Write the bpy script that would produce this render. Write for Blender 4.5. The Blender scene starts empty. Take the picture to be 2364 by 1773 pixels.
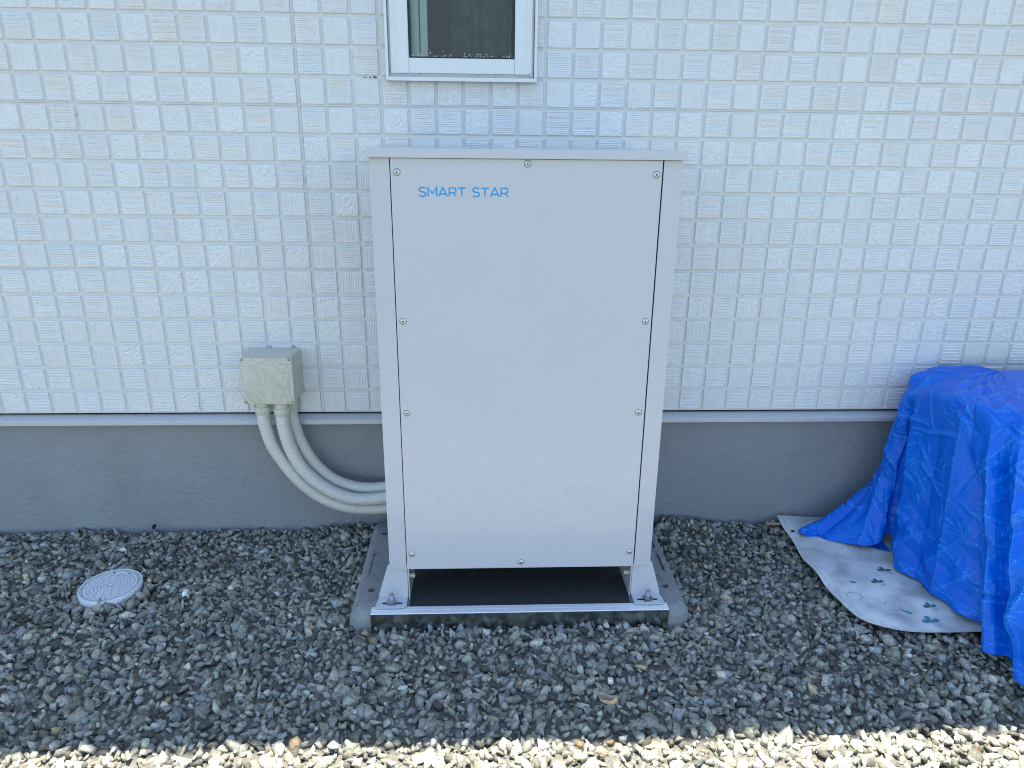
import bpy, bmesh, math, random
import numpy as np
from mathutils import Vector, Matrix, noise as mnoise

S = bpy.context.scene
C = S.collection
R = math.radians
rnd = random.Random(7)
rng = np.random.default_rng(11)

# ---------------------------------------------------------------- camera
CAM_POS = (0.5033, -2.1561, 1.2458)
YAW, PITCH, ROLL = 0.0445, 0.3292, 0.0111
F_PX, W_PX, H_PX = 1660.0, 2364.0, 1773.0
fw = Vector((math.sin(YAW)*math.cos(PITCH), math.cos(YAW)*math.cos(PITCH), -math.sin(PITCH)))
rt = Vector((math.cos(YAW), -math.sin(YAW), 0.0))
up = rt.cross(fw)
r2 = rt*math.cos(ROLL) + up*math.sin(ROLL)
u2 = up*math.cos(ROLL) - rt*math.sin(ROLL)
cam_data = bpy.data.cameras.new('camera')
cam = bpy.data.objects.new('camera', cam_data)
C.objects.link(cam)
cam.matrix_world = Matrix(((r2.x, u2.x, -fw.x, CAM_POS[0]), (r2.y, u2.y, -fw.y, CAM_POS[1]),
                           (r2.z, u2.z, -fw.z, CAM_POS[2]), (0, 0, 0, 1)))
cam_data.sensor_width = 36.0
cam_data.lens = 36.0*F_PX/W_PX
cam_data.clip_start = 0.02
cam_data.clip_end = 900.0
S.camera = cam

def in_view(p):
    d = Vector(p) - Vector(CAM_POS)
    z = d.dot(fw)
    return (W_PX/2 + F_PX*d.dot(r2)/z, H_PX/2 - F_PX*d.dot(u2)/z, z)

# ---------------------------------------------------------------- sky, sun, exposure
SUN_EL, SUN_AZ = 78.0, 12.0
world = bpy.data.worlds.new('World')
S.world = world
world.use_nodes = True
wn = world.node_tree
sky = wn.nodes.new('ShaderNodeTexSky')
sky.sky_type = 'NISHITA'
sky.sun_disc = False
sky.sun_elevation = R(SUN_EL)
sky.sun_rotation = R(SUN_AZ)
sky.air_density = 1.0
sky.dust_density = 0.4
sky.ozone_density = 1.0
bg = wn.nodes['Background']
bg.inputs['Strength'].default_value = 0.105
wn.links.new(sky.outputs[0], bg.inputs['Color'])

sun_data = bpy.data.lights.new('sun', 'SUN')
sun_data.energy = 5.0
sun_data.angle = R(0.53)
sun_data.color = (1.0, 0.91, 0.77)
sun = bpy.data.objects.new('sun', sun_data)
C.objects.link(sun)
sd = Vector((math.sin(R(SUN_AZ))*math.cos(R(SUN_EL)), math.cos(R(SUN_AZ))*math.cos(R(SUN_EL)), math.sin(R(SUN_EL))))
sun.rotation_euler = sd.to_track_quat('Z', 'Y').to_euler()
sun.location = sd*30

S.render.engine = 'CYCLES'
S.cycles.use_denoising = True
S.cycles.denoiser = 'OPENIMAGEDENOISE'
S.cycles.denoising_input_passes = 'RGB_ALBEDO_NORMAL'
S.cycles.denoising_prefilter = 'NONE'
S.cycles.use_adaptive_sampling = False
S.cycles.pixel_filter_type = 'BLACKMAN_HARRIS'
S.cycles.filter_width = 1.05
S.cycles.max_bounces = 8
S.cycles.sample_clamp_indirect = 8.0
S.view_settings.view_transform = 'Standard'
S.view_settings.look = 'None'
S.view_settings.exposure = 2.0
S.view_settings.gamma = 1.0

# ---------------------------------------------------------------- helpers
class MB:
    """collects faces; build() links them as one mesh object"""
    def __init__(self):
        self.v, self.f = [], []
    def add(self, vs, fs):
        n = len(self.v)
        self.v += [tuple(p) for p in vs]
        self.f += [tuple(i+n for i in q) for q in fs]
    def box(self, x0, x1, y0, y1, z0, z1):
        self.add([(x0,y0,z0),(x1,y0,z0),(x1,y1,z0),(x0,y1,z0),(x0,y0,z1),(x1,y0,z1),(x1,y1,z1),(x0,y1,z1)],
                 [(0,3,2,1),(4,5,6,7),(0,1,5,4),(1,2,6,5),(2,3,7,6),(3,0,4,7)])
        return self
    def prism(self, poly, a0, a1, axis):
        """poly: 2-D outline; axis 'z': (x,y), 'x': (y,z), 'y': (x,z)"""
        def P(q, a):
            return {'z': (q[0], q[1], a), 'x': (a, q[0], q[1]), 'y': (q[0], a, q[1])}[axis]
        n = len(poly)
        vs = [P(q, a0) for q in poly] + [P(q, a1) for q in poly]
        fs = [tuple(range(n))[::-1], tuple(range(n, 2*n))]
        fs += [(i, (i+1) % n, (i+1) % n + n, i+n) for i in range(n)]
        self.add(vs, fs)
        return self
    def lathe(self, prof, c, axis, n=24):
        """prof: (radius, along) pairs; axis: unit Vector"""
        ax = Vector(axis).normalized()
        a = ax.orthogonal().normalized(); b = ax.cross(a)
        vs, fs = [], []
        for r, t in prof:
            for k in range(n):
                th = 2*math.pi*k/n
                vs.append(Vector(c) + ax*t + (a*math.cos(th) + b*math.sin(th))*r)
        m = len(prof)
        for j in range(m-1):
            for k in range(n):
                k2 = (k+1) % n
                fs.append((j*n+k, j*n+k2, (j+1)*n+k2, (j+1)*n+k))
        fs.append(tuple(range(n))[::-1]); fs.append(tuple(range((m-1)*n, m*n)))
        self.add(vs, fs)
        return self
    def mesh(self, name):
        me = bpy.data.meshes.new(name)
        me.from_pydata(self.v, [], self.f)
        bm = bmesh.new(); bm.from_mesh(me)
        bmesh.ops.recalc_face_normals(bm, faces=bm.faces)
        bm.to_mesh(me); bm.free()
        return me
    def build(self, name, mat, parent=None, bevel=0.0, seg=2, smooth=False, angle=40):
        me = self.mesh(name)
        if bevel > 0:
            bm = bmesh.new(); bm.from_mesh(me)
            es = [e for e in bm.edges if len(e.link_faces) == 2 and e.calc_face_angle(0) > R(25)]
            bmesh.ops.bevel(bm, geom=es, offset=bevel, segments=seg, affect='EDGES', profile=0.6, clamp_overlap=True)
            bm.to_mesh(me); bm.free()
        return link(name, me, mat, parent, smooth, angle)

def link(name, me, mat, parent=None, smooth=False, angle=40):
    if mat is not None:
        me.materials.clear(); me.materials.append(mat)
    if smooth:
        me.shade_smooth()
        if angle:
            me.set_sharp_from_angle(angle=R(angle))
    o = bpy.data.objects.new(name, me)
    C.objects.link(o)
    if parent is not None:
        o.parent = parent
    return o

def thing(name, label, cat, loc=(0, 0, 0), group=None):
    o = bpy.data.objects.new(name, None)
    o.empty_display_size = 0.05
    C.objects.link(o)
    o.location = loc
    tag(o, label, cat, group)
    return o

def tag(o, label=None, cat=None, group=None, kind=None):
    if label: o['label'] = label
    if cat: o['category'] = cat
    if group: o['group'] = group
    if kind: o['kind'] = kind
    return o

def cut(me, cutters):
    """boolean difference, returns a new mesh"""
    o = bpy.data.objects.new('cut_body', me); C.objects.link(o)
    tmp = [o]
    for mb in cutters:
        c = bpy.data.objects.new('cutter', mb.mesh('cutter')); C.objects.link(c); tmp.append(c)
        m = o.modifiers.new('b', 'BOOLEAN'); m.object = c; m.operation = 'DIFFERENCE'; m.solver = 'EXACT'
    dg = bpy.context.evaluated_depsgraph_get(); dg.update()
    out = bpy.data.meshes.new_from_object(o.evaluated_get(dg))
    for t in tmp:
        bpy.data.objects.remove(t)
    return out

def reparent_at(o, parent):
    o.parent = parent
    o.matrix_parent_inverse = parent.matrix_world.inverted()

# ---------------------------------------------------------------- materials
def mat(name, col, rough=0.6, metal=0.0, spec=0.5, var=0.0, vscale=6.0, bumps=(), coord='Object',
        stain=None, rvar=0.0, coat=0.0, objvar=0.0):
    """bumps: (scale, strength, distance, detail). stain: (colour, scale, low, high, amount)"""
    m = bpy.data.materials.new(name); m.use_nodes = True
    nt = m.node_tree; N = nt.nodes; L = nt.links
    b = N['Principled BSDF']
    b.inputs['Roughness'].default_value = rough
    b.inputs['Metallic'].default_value = metal
    b.inputs['Specular IOR Level'].default_value = spec
    b.inputs['Coat Weight'].default_value = coat
    tc = N.new('ShaderNodeTexCoord')
    src = tc.outputs[coord]
    rgb = N.new('ShaderNodeRGB'); rgb.outputs[0].default_value = (*col, 1)
    out = rgb.outputs[0]
    def scaled(sock, fac_sock, lo, hi):
        mr = N.new('ShaderNodeMapRange'); mr.inputs['To Min'].default_value = lo; mr.inputs['To Max'].default_value = hi
        L.new(fac_sock, mr.inputs['Value'])
        mx = N.new('ShaderNodeMix'); mx.data_type = 'RGBA'; mx.blend_type = 'MULTIPLY'; mx.inputs['Factor'].default_value = 1
        cb = N.new('ShaderNodeCombineColor')
        for k in range(3): L.new(mr.outputs[0], cb.inputs[k])
        L.new(sock, mx.inputs['A']); L.new(cb.outputs[0], mx.inputs['B'])
        return mx.outputs['Result']
    if var > 0:
        nz = N.new('ShaderNodeTexNoise'); nz.inputs['Scale'].default_value = vscale; nz.inputs['Detail'].default_value = 5
        L.new(src, nz.inputs['Vector'])
        out = scaled(out, nz.outputs[0], 1-var*1.6, 1+var*1.6)
    if objvar > 0:
        oi = N.new('ShaderNodeObjectInfo')
        out = scaled(out, oi.outputs['Random'], 1-objvar, 1+objvar)
    if stain:
        sc, ss, lo, hi, amt = stain
        nz = N.new('ShaderNodeTexNoise'); nz.inputs['Scale'].default_value = ss; nz.inputs['Detail'].default_value = 6
        L.new(src, nz.inputs['Vector'])
        mr = N.new('ShaderNodeMapRange'); mr.inputs['From Min'].default_value = lo; mr.inputs['From Max'].default_value = hi
        mr.inputs['To Max'].default_value = amt
        L.new(nz.outputs[0], mr.inputs['Value'])
        mx = N.new('ShaderNodeMix'); mx.data_type = 'RGBA'
        mx.inputs['B'].default_value = (*sc, 1)
        L.new(mr.outputs[0], mx.inputs['Factor']); L.new(out, mx.inputs['A'])
        out = mx.outputs['Result']
    L.new(out, b.inputs['Base Color'])
    if rvar > 0:
        nz = N.new('ShaderNodeTexNoise'); nz.inputs['Scale'].default_value = vscale*2; nz.inputs['Detail'].default_value = 4
        L.new(src, nz.inputs['Vector'])
        mr = N.new('ShaderNodeMapRange'); mr.inputs['To Min'].default_value = rough-rvar; mr.inputs['To Max'].default_value = rough+rvar
        L.new(nz.outputs[0], mr.inputs['Value']); L.new(mr.outputs[0], b.inputs['Roughness'])
    prev = None
    for sc, st, dist, det in bumps:
        nz = N.new('ShaderNodeTexNoise'); nz.inputs['Scale'].default_value = sc; nz.inputs['Detail'].default_value = det
        L.new(src, nz.inputs['Vector'])
        bp = N.new('ShaderNodeBump'); bp.inputs['Strength'].default_value = st; bp.inputs['Distance'].default_value = dist
        L.new(nz.outputs[0], bp.inputs['Height'])
        if prev: L.new(prev, bp.inputs['Normal'])
        prev = bp.outputs[0]
    if prev: L.new(prev, b.inputs['Normal'])
    return m

M = {}
M['tile'] = mat('white_tile', (0.715, 0.72, 0.70), 0.55, var=0.04, vscale=40, objvar=0.025,
                bumps=((240, 0.9, 0.0022, 5), (70, 0.5, 0.0025, 3)))
M['board'] = mat('white_siding', (0.655, 0.66, 0.645), 0.7, var=0.06, vscale=9, bumps=((300, 0.3, 0.0006, 3),),
                 stain=((0.30, 0.24, 0.17), 60, 0.68, 0.78, 0.5))
M['sealant'] = mat('grey_sealant', (0.60, 0.60, 0.57), 0.6, var=0.08, vscale=30, stain=((0.2, 0.19, 0.16), 45, 0.6, 0.72, 0.5))
M['stucco'] = mat('grey_stucco', (0.255, 0.268, 0.272), 0.75, var=0.06, vscale=3, bumps=((420, 0.6, 0.002, 2),), stain=((0.20, 0.205, 0.20), 4.0, 0.5, 0.75, 0.5))
M['flash'] = mat('flashing', (0.50, 0.52, 0.53), 0.35, metal=0.1, var=0.04, vscale=20, stain=((0.05, 0.05, 0.05), 120, 0.7, 0.76, 0.8))
M['alu'] = mat('white_aluminium', (0.64, 0.65, 0.655), 0.32, metal=0.15, var=0.02, vscale=30)
M['alu_grey'] = mat('grey_track', (0.42, 0.43, 0.44), 0.4, metal=0.3, var=0.1, vscale=60, stain=((0.02, 0.02, 0.02), 160, 0.62, 0.7, 0.9))
M['gasket'] = mat('black_gasket', (0.012, 0.012, 0.014), 0.5)
M['plaster'] = mat('interior_plaster', (0.35, 0.34, 0.31), 0.8)
M['roof'] = mat('roof_metal', (0.06, 0.06, 0.065), 0.5, metal=0.3)
M['soffit'] = mat('white_soffit', (0.7, 0.7, 0.68), 0.7)
M['paint'] = mat('cabinet_paint', (0.505, 0.520, 0.555), 0.34, coat=0.5, var=0.010, vscale=4, bumps=((900, 0.10, 0.0004, 2),), rvar=0.03)
M['dark_steel'] = mat('dark_steel', (0.03, 0.03, 0.033), 0.6)
M['steel'] = mat('bright_steel', (0.38, 0.39, 0.39), 0.30, metal=1.0, var=0.06, vscale=300)
M['galv'] = mat('galvanised_angle', (0.42, 0.45, 0.46), 0.24, metal=1.0, var=0.10, vscale=25, bumps=((60, 0.10, 0.002, 3),), rvar=0.05)
M['screw'] = mat('plated_screw', (0.60, 0.62, 0.62), 0.35, metal=0.6)
M['ring_shade'] = mat('screw_ring_shade', (0.22, 0.22, 0.225), 0.7)  # dark grey for the shadow painted round the screw heads
M['zinc'] = mat('dull_zinc', (0.78, 0.80, 0.80), 0.55, metal=0.25, var=0.05, vscale=60)
M['ink'] = mat('blue_ink', (0.0, 0.27, 0.62), 0.4)
M['concrete'] = mat('base_concrete', (0.25, 0.257, 0.25), 0.8, var=0.10, vscale=18, bumps=((350, 0.5, 0.0012, 4), (40, 0.3, 0.002, 3)),
                    stain=((0.10, 0.10, 0.095), 30, 0.50, 0.80, 0.7))
M['dark_plate'] = mat('dark_rough', (0.030, 0.033, 0.031), 0.8, var=0.2, vscale=60, bumps=((120, 1.0, 0.004, 4),), stain=((0.12, 0.12, 0.11), 130, 0.66, 0.72, 0.6))  # near-black rough surface with paler flecks
M['pvc'] = mat('beige_plastic', (0.55, 0.545, 0.455), 0.42, var=0.03, vscale=20)
M['hose'] = mat('conduit_plastic', (0.61, 0.60, 0.53), 0.45, var=0.04, vscale=30)
M['lid'] = mat('white_resin', (0.62, 0.64, 0.66), 0.5, var=0.04, vscale=40, bumps=((600, 0.2, 0.0005, 2),))
M['groove'] = mat('grey_resin', (0.47, 0.49, 0.51), 0.6)  # darker resin showing between the raised bricks
M['leaf'] = mat('dry_leaf', (0.44, 0.33, 0.23), 0.7, var=0.2, vscale=120, bumps=((300, 0.4, 0.001, 3),))
M['wood'] = mat('weathered_wood', (0.33, 0.24, 0.15), 0.8, var=0.2, vscale=90)
M['print_green'] = mat('green_print', (0.06, 0.17, 0.17), 0.5, var=0.4, vscale=60)
M['print_line'] = mat('grey_print', (0.26, 0.30, 0.31), 0.6, var=0.3, vscale=90)
M['print_blue'] = mat('blue_print', (0.06, 0.24, 0.32), 0.6, var=0.2, vscale=90)
M['mat'] = mat('vinyl_mat', (0.70, 0.73, 0.70), 0.45, var=0.07, vscale=10, bumps=((35, 0.3, 0.004, 3), (300, 0.2, 0.0008, 2)),
               stain=((0.13, 0.17, 0.16), 8, 0.44, 0.72, 0.85))
M['splash'] = mat('water_drops', (0.8, 0.82, 0.82), 0.08, spec=0.8)
M['green_panel'] = mat('mottled_green', (0.085, 0.105, 0.055), 0.8, var=0.5, vscale=22)  # greenery reflected in the pane, painted as a mottled green

def swirl_cover():
    m = mat('moulded_cover', (0.43, 0.43, 0.355), 0.40)
    nt = m.node_tree; N = nt.nodes; L = nt.links; b = N['Principled BSDF']
    tc = N.new('ShaderNodeTexCoord')
    nz = N.new('ShaderNodeTexNoise'); nz.inputs['Scale'].default_value = 11; nz.inputs['Detail'].default_value = 1; nz.inputs['Distortion'].default_value = 1.5
    L.new(tc.outputs['Object'], nz.inputs['Vector'])
    wv = N.new('ShaderNodeMath'); wv.operation = 'MULTIPLY'; wv.inputs[1].default_value = 48
    L.new(nz.outputs[0], wv.inputs[0])
    sn = N.new('ShaderNodeMath'); sn.operation = 'SINE'; L.new(wv.outputs[0], sn.inputs[0])
    n2 = N.new('ShaderNodeTexNoise'); n2.inputs['Scale'].default_value = 26; L.new(tc.outputs['Object'], n2.inputs['Vector'])
    ml = N.new('ShaderNodeMath'); ml.operation = 'MULTIPLY'; L.new(sn.outputs[0], ml.inputs[0]); L.new(n2.outputs[0], ml.inputs[1])
    mr = N.new('ShaderNodeMapRange'); mr.inputs['From Min'].default_value = -0.6; mr.inputs['From Max'].default_value = 0.7
    L.new(ml.outputs[0], mr.inputs['Value'])
    mx = N.new('ShaderNodeMix'); mx.data_type = 'RGBA'
    mx.inputs['A'].default_value = (0.475, 0.455, 0.36, 1); mx.inputs['B'].default_value = (0.585, 0.565, 0.47, 1)
    L.new(mr.outputs[0], mx.inputs['Factor']); L.new(mx.outputs['Result'], b.inputs['Base Color'])
    return m
M['cover'] = swirl_cover()

def gravel_mat():
    m = bpy.data.materials.new('crushed_stone'); m.use_nodes = True
    nt = m.node_tree; N = nt.nodes; L = nt.links; b = N['Principled BSDF']
    b.inputs['Roughness'].default_value = 0.72; b.inputs['Specular IOR Level'].default_value = 0.4
    at = N.new('ShaderNodeAttribute'); at.attribute_name = 'stone_colour'
    tc = N.new('ShaderNodeTexCoord')
    nz = N.new('ShaderNodeTexNoise'); nz.inputs['Scale'].default_value = 170; nz.inputs['Detail'].default_value = 6; nz.inputs['Roughness'].default_value = 0.7
    L.new(tc.outputs['Object'], nz.inputs['Vector'])
    mr = N.new('ShaderNodeMapRange'); mr.inputs['From Min'].default_value = 0.3; mr.inputs['From Max'].default_value = 0.72
    mr.inputs['To Min'].default_value = 0.5; mr.inputs['To Max'].default_value = 1.6
    L.new(nz.outputs[0], mr.inputs['Value'])
    cb = N.new('ShaderNodeCombineColor')
    for k in range(3): L.new(mr.outputs[0], cb.inputs[k])
    mx = N.new('ShaderNodeMix'); mx.data_type = 'RGBA'; mx.blend_type = 'MULTIPLY'; mx.inputs['Factor'].default_value = 1
    L.new(at.outputs['Color'], mx.inputs['A']); L.new(cb.outputs[0], mx.inputs['B'])
    L.new(mx.outputs['Result'], b.inputs['Base Color'])
    bp = N.new('ShaderNodeBump'); bp.inputs['Strength'].default_value = 0.8; bp.inputs['Distance'].default_value = 0.003
    L.new(nz.outputs[0], bp.inputs['Height']); L.new(bp.outputs[0], b.inputs['Normal'])
    return m
M['gravel'] = gravel_mat()
M['fines'] = mat('stone_fines', (0.125, 0.122, 0.105), 0.9, var=0.3, vscale=150, bumps=((180, 1.0, 0.008, 4),))
M['ground'] = mat('low_bounce_soil', (0.055, 0.060, 0.032), 0.95, var=0.3, vscale=30, bumps=((55, 1.0, 0.02, 4),))  # unseen beyond the gravel; kept dark to cut light bounced onto the wall

def tarp_mat():
    m = bpy.data.materials.new('blue_polyethylene'); m.use_nodes = True
    nt = m.node_tree; N = nt.nodes; L = nt.links; b = N['Principled BSDF']
    b.inputs['Roughness'].default_value = 0.27; b.inputs['Specular IOR Level'].default_value = 0.28
    tc = N.new('ShaderNodeTexCoord')
    nz = N.new('ShaderNodeTexNoise'); nz.inputs['Scale'].default_value = 7; nz.inputs['Detail'].default_value = 5
    L.new(tc.outputs['UV'], nz.inputs['Vector'])
    mx = N.new('ShaderNodeMix'); mx.data_type = 'RGBA'
    mx.inputs['A'].default_value = (0.0, 0.095, 0.52, 1); mx.inputs['B'].default_value = (0.0, 0.150, 0.76, 1)
    L.new(nz.outputs[0], mx.inputs['Factor'])
    # tiny pale flecks: glints painted into the colour, with some scuffing of the weave
    fl = N.new('ShaderNodeTexNoise'); fl.inputs['Scale'].default_value = 420; fl.inputs['Detail'].default_value = 2
    L.new(tc.outputs['UV'], fl.inputs['Vector'])
    pt = N.new('ShaderNodeTexNoise'); pt.inputs['Scale'].default_value = 6.5; pt.inputs['Detail'].default_value = 6
    L.new(tc.outputs['UV'], pt.inputs['Vector'])
    m1 = N.new('ShaderNodeMapRange'); m1.inputs['From Min'].default_value = 0.50; m1.inputs['From Max'].default_value = 0.60; L.new(fl.outputs[0], m1.inputs['Value'])
    m2 = N.new('ShaderNodeMapRange'); m2.inputs['From Min'].default_value = 0.52; m2.inputs['From Max'].default_value = 0.66; m2.inputs['To Max'].default_value = 0.4; L.new(pt.outputs[0], m2.inputs['Value'])
    wa = N.new('ShaderNodeAttribute'); wa.attribute_name = 'glint_wear'
    ad = N.new('ShaderNodeMath'); ad.operation = 'ADD'; ad.use_clamp = True
    L.new(m2.outputs[0], ad.inputs[0]); L.new(wa.outputs['Fac'], ad.inputs[1])
    ml = N.new('ShaderNodeMath'); ml.operation = 'MULTIPLY'; L.new(m1.outputs[0], ml.inputs[0]); L.new(ad.outputs[0], ml.inputs[1])
    m3 = N.new('ShaderNodeMath'); m3.operation = 'MULTIPLY'; m3.inputs[1].default_value = 0.62; L.new(ml.outputs[0], m3.inputs[0])
    mx2 = N.new('ShaderNodeMix'); mx2.data_type = 'RGBA'; mx2.inputs['B'].default_value = (0.05, 0.50, 0.95, 1)
    L.new(m3.outputs[0], mx2.inputs['Factor']); L.new(mx.outputs['Result'], mx2.inputs['A'])
    L.new(mx2.outputs['Result'], b.inputs['Base Color'])
    # weave
    prev = None
    for d in ('X', 'Y'):
        wv = N.new('ShaderNodeTexWave'); wv.bands_direction = d; wv.inputs['Scale'].default_value = 110; wv.inputs['Distortion'].default_value = 1.0
        L.new(tc.outputs['UV'], wv.inputs['Vector'])
        bp = N.new('ShaderNodeBump'); bp.inputs['Strength'].default_value = 0.25; bp.inputs['Distance'].default_value = 0.0008
        L.new(wv.outputs['Color'], bp.inputs['Height'])
        if prev: L.new(prev, bp.inputs['Normal'])
        prev = bp.outputs[0]
    n2 = N.new('ShaderNodeTexNoise'); n2.inputs['Scale'].default_value = 28; n2.inputs['Detail'].default_value = 5
    L.new(tc.outputs['UV'], n2.inputs['Vector'])
    bp = N.new('ShaderNodeBump'); bp.inputs['Strength'].default_value = 0.5; bp.inputs['Distance'].default_value = 0.006
    L.new(n2.outputs[0], bp.inputs['Height']); L.new(prev, bp.inputs['Normal'])
    L.new(bp.outputs[0], b.inputs['Normal'])
    return m
M['tarp'] = tarp_mat()

def glass_mat():
    m = bpy.data.materials.new('figured_glass'); m.use_nodes = True
    nt = m.node_tree; N = nt.nodes; L = nt.links
    N.remove(N['Principled BSDF'])
    tc = N.new('ShaderNodeTexCoord')
    nz = N.new('ShaderNodeTexNoise'); nz.inputs['Scale'].default_value = 125; nz.inputs['Detail'].default_value = 3
    L.new(tc.outputs['Object'], nz.inputs['Vector'])
    bp = N.new('ShaderNodeBump'); bp.inputs['Strength'].default_value = 0.8; bp.inputs['Distance'].default_value = 0.003
    L.new(nz.outputs[0], bp.inputs['Height'])
    gl = N.new('ShaderNodeBsdfGlossy'); gl.inputs['Roughness'].default_value = 0.06
    L.new(bp.outputs[0], gl.inputs['Normal'])
    tr = N.new('ShaderNodeBsdfTransparent'); tr.inputs['Color'].default_value = (0.80, 0.86, 0.84, 1)
    rf = N.new('ShaderNodeBsdfRefraction'); rf.inputs['IOR'].default_value = 1.12; rf.inputs['Roughness'].default_value = 0.03
    rf.inputs['Color'].default_value = (0.85, 0.9, 0.88, 1)
    L.new(bp.outputs[0], rf.inputs['Normal'])
    m0 = N.new('ShaderNodeMixShader'); m0.inputs[0].default_value = 0.45
    L.new(tr.outputs[0], m0.inputs[1]); L.new(rf.outputs[0], m0.inputs[2])
    fr = N.new('ShaderNodeFresnel'); fr.inputs['IOR'].default_value = 1.5; L.new(bp.outputs[0], fr.inputs['Normal'])
    mx = N.new('ShaderNodeMixShader')
    L.new(fr.outputs[0], mx.inputs[0]); L.new(m0.outputs[0], mx.inputs[1]); L.new(gl.outputs[0], mx.inputs[2])
    L.new(mx.outputs[0], N['Material Output'].inputs['Surface'])
    return m
M['glass'] = glass_mat()

# ================================================================= setting: ground
ZO = 0.415                      # siding's lower edge above the gravel
g = MB()
g.add([(-150, -150, -0.03), (150, -150, -0.03), (150, 150, -0.03), (-150, 150, -0.03)], [(0, 1, 2, 3)])
tag(g.build('ground', M['ground']), kind='structure')

# ================================================================= house
P = 0.07583                     # tile pitch
WIN = (0.2464, 0.6568, 0.9765+ZO, 1.88+ZO)      # window outer x0,x1,z0,z1
HX0, HX1, HY1, HZ = -4.55, 4.55, 7.0, 2.95
house = thing('house', 'white tiled house wall with grey stucco foundation behind the cabinet', 'house', (0, 0, 0))

# boards that carry the tile relief (six tile rows each), cut round the window
def board(x0, x1, z0, z1):
    rects = [(x0, x1, z0, z1)]
    wx0, wx1, wz0, wz1 = WIN[0]+0.012, WIN[1]-0.012, WIN[2]+0.008, WIN[3]-0.008
    if x0 < wx1 and x1 > wx0 and z0 < wz1 and z1 > wz0:
        rects = [(x0, wx0, z0, z1), (wx1, x1, z0, z1)]
        if z0 < wz0: rects.append((wx0, wx1, z0, wz0))
        if z1 > wz1: rects.append((wx0, wx1, wz1, z1))
    mb = MB()
    for a, b_, c, d in rects:
        mb.box(a, b_, 0.0054, 0.018, c, d)
    mb.build('siding_board', M['board'], house)
zb = ZO
k = 0
while zb < HZ - 0.01:
    z1 = min(zb + 6*P - 0.0006, HZ)
    for x0, x1 in ((HX0, -40*P-0.004), (-40*P+0.004, -0.004), (0.004, 40*P-0.004), (40*P+0.004, HX1)):
        board(x0, x1, zb, z1)
    zb += 6*P
    k += 1
for cx in (-40*P, 0.0, 40*P):
    MB().box(cx-0.0045, cx+0.0042, 0.0040, 0.017, ZO+0.001, HZ).build('sealant_joint', M['sealant'], house, bevel=0.0006)
# structural wall behind, with the window opening, and the other three walls
w = MB()
wy0, wy1 = 0.0215, 0.14
w.box(HX0, WIN[0]+0.02, wy0, wy1, ZO-0.004, HZ)
w.box(WIN[1]-0.02, HX1, wy0, wy1, ZO-0.004, HZ)
w.box(WIN[0]+0.02, WIN[1]-0.02, wy0, wy1, ZO-0.004, WIN[2]+0.01)
w.box(WIN[0]+0.02, WIN[1]-0.02, wy0, wy1, WIN[3]-0.01, HZ)
w.box(HX0, HX0+0.12, wy1, HY1, 0.02, HZ)
w.box(HX1-0.12, HX1, wy1, HY1, 0.02, HZ)
w.box(HX0, HX1, HY1, HY1+0.12, 0.02, HZ)
w.box(HX0+0.12, HX1-0.12, wy1, HY1, 0.30, 0.38)
w.box(HX0+0.12, HX1-0.12, wy1, HY1, HZ-0.2, HZ-0.1)
w.build('wall', M['plaster'], house)
fd = MB().box(HX0, HX1, 0.0235, 0.16, -0.25, ZO-0.02)
nxs, nzs, st0 = 1120, 124, 0.0037
sr = np.random.default_rng(3)
def blur(a, n):
    for _ in range(n):
        a = (a + np.roll(a, 1, 0) + np.roll(a, -1, 0) + np.roll(a, 1, 1) + np.roll(a, -1, 1))/5
    return a
ha = blur(sr.normal(size=(nxs, nzs)), 1); hb = blur(sr.normal(size=(nxs, nzs)), 5)
ha = ha/ha.std()*0.00042 + hb/hb.std()*0.00025
xs_, zs_ = np.meshgrid(-1.45+np.arange(nxs)*st0, -0.06+np.arange(nzs)*st0, indexing='ij')
sv = np.stack([xs_, 0.0205-np.clip(ha, -0.002, 0.002), np.minimum(zs_, ZO-0.021)], -1).reshape(-1, 3)
ia, ja = np.meshgrid(np.arange(nxs-1), np.arange(nzs-1), indexing='ij')
q0 = (ia*nzs+ja).ravel()
n_ = len(fd.v)
fd.v += [tuple(p) for p in sv.tolist()]
fd.f += (np.stack([q0, q0+nzs, q0+nzs+1, q0+1], 1)+n_).tolist()
me = bpy.data.meshes.new('foundation'); me.from_pydata(fd.v, [], fd.f)
link('foundation', me, M['stucco'], house, True, 40)
fl = MB()
fl.prism([(0.0195, ZO-0.009), (0.012, ZO-0.0095), (-0.012, ZO-0.0220), (-0.0128, ZO-0.0235), (-0.0128, ZO-0.0355), (-0.009, ZO-0.0365), (0.0195, ZO-0.030)], HX0, HX1, 'x')
fl.build('flashing', M['flash'], house)
# roof
rf = MB()
sl = math.tan(R(18))
EY = -0.285
rf.prism([(EY, HZ), (3.5, HZ+(3.5-EY)*sl), (7.4, HZ), (7.4, HZ+0.08), (3.5, HZ+(3.5-EY)*sl+0.09), (EY, HZ+0.08)], HX0-0.3, HX1+0.3, 'x')
rf.build('roof', M['roof'], house)
MB().box(HX0-0.3, HX1+0.3, EY+0.002, 0.02, HZ-0.025, HZ-0.004).build('soffit', M['soffit'], house)
gb = MB()
for x in (HX0, HX1):
    s = 0.12 if x < 0 else -0.12
    gb.prism([(0.03, HZ), (6.9, HZ), (3.5, HZ+3.4*sl)], x, x+s, 'x')
gb.build('gable', M['soffit'], house)

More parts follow.
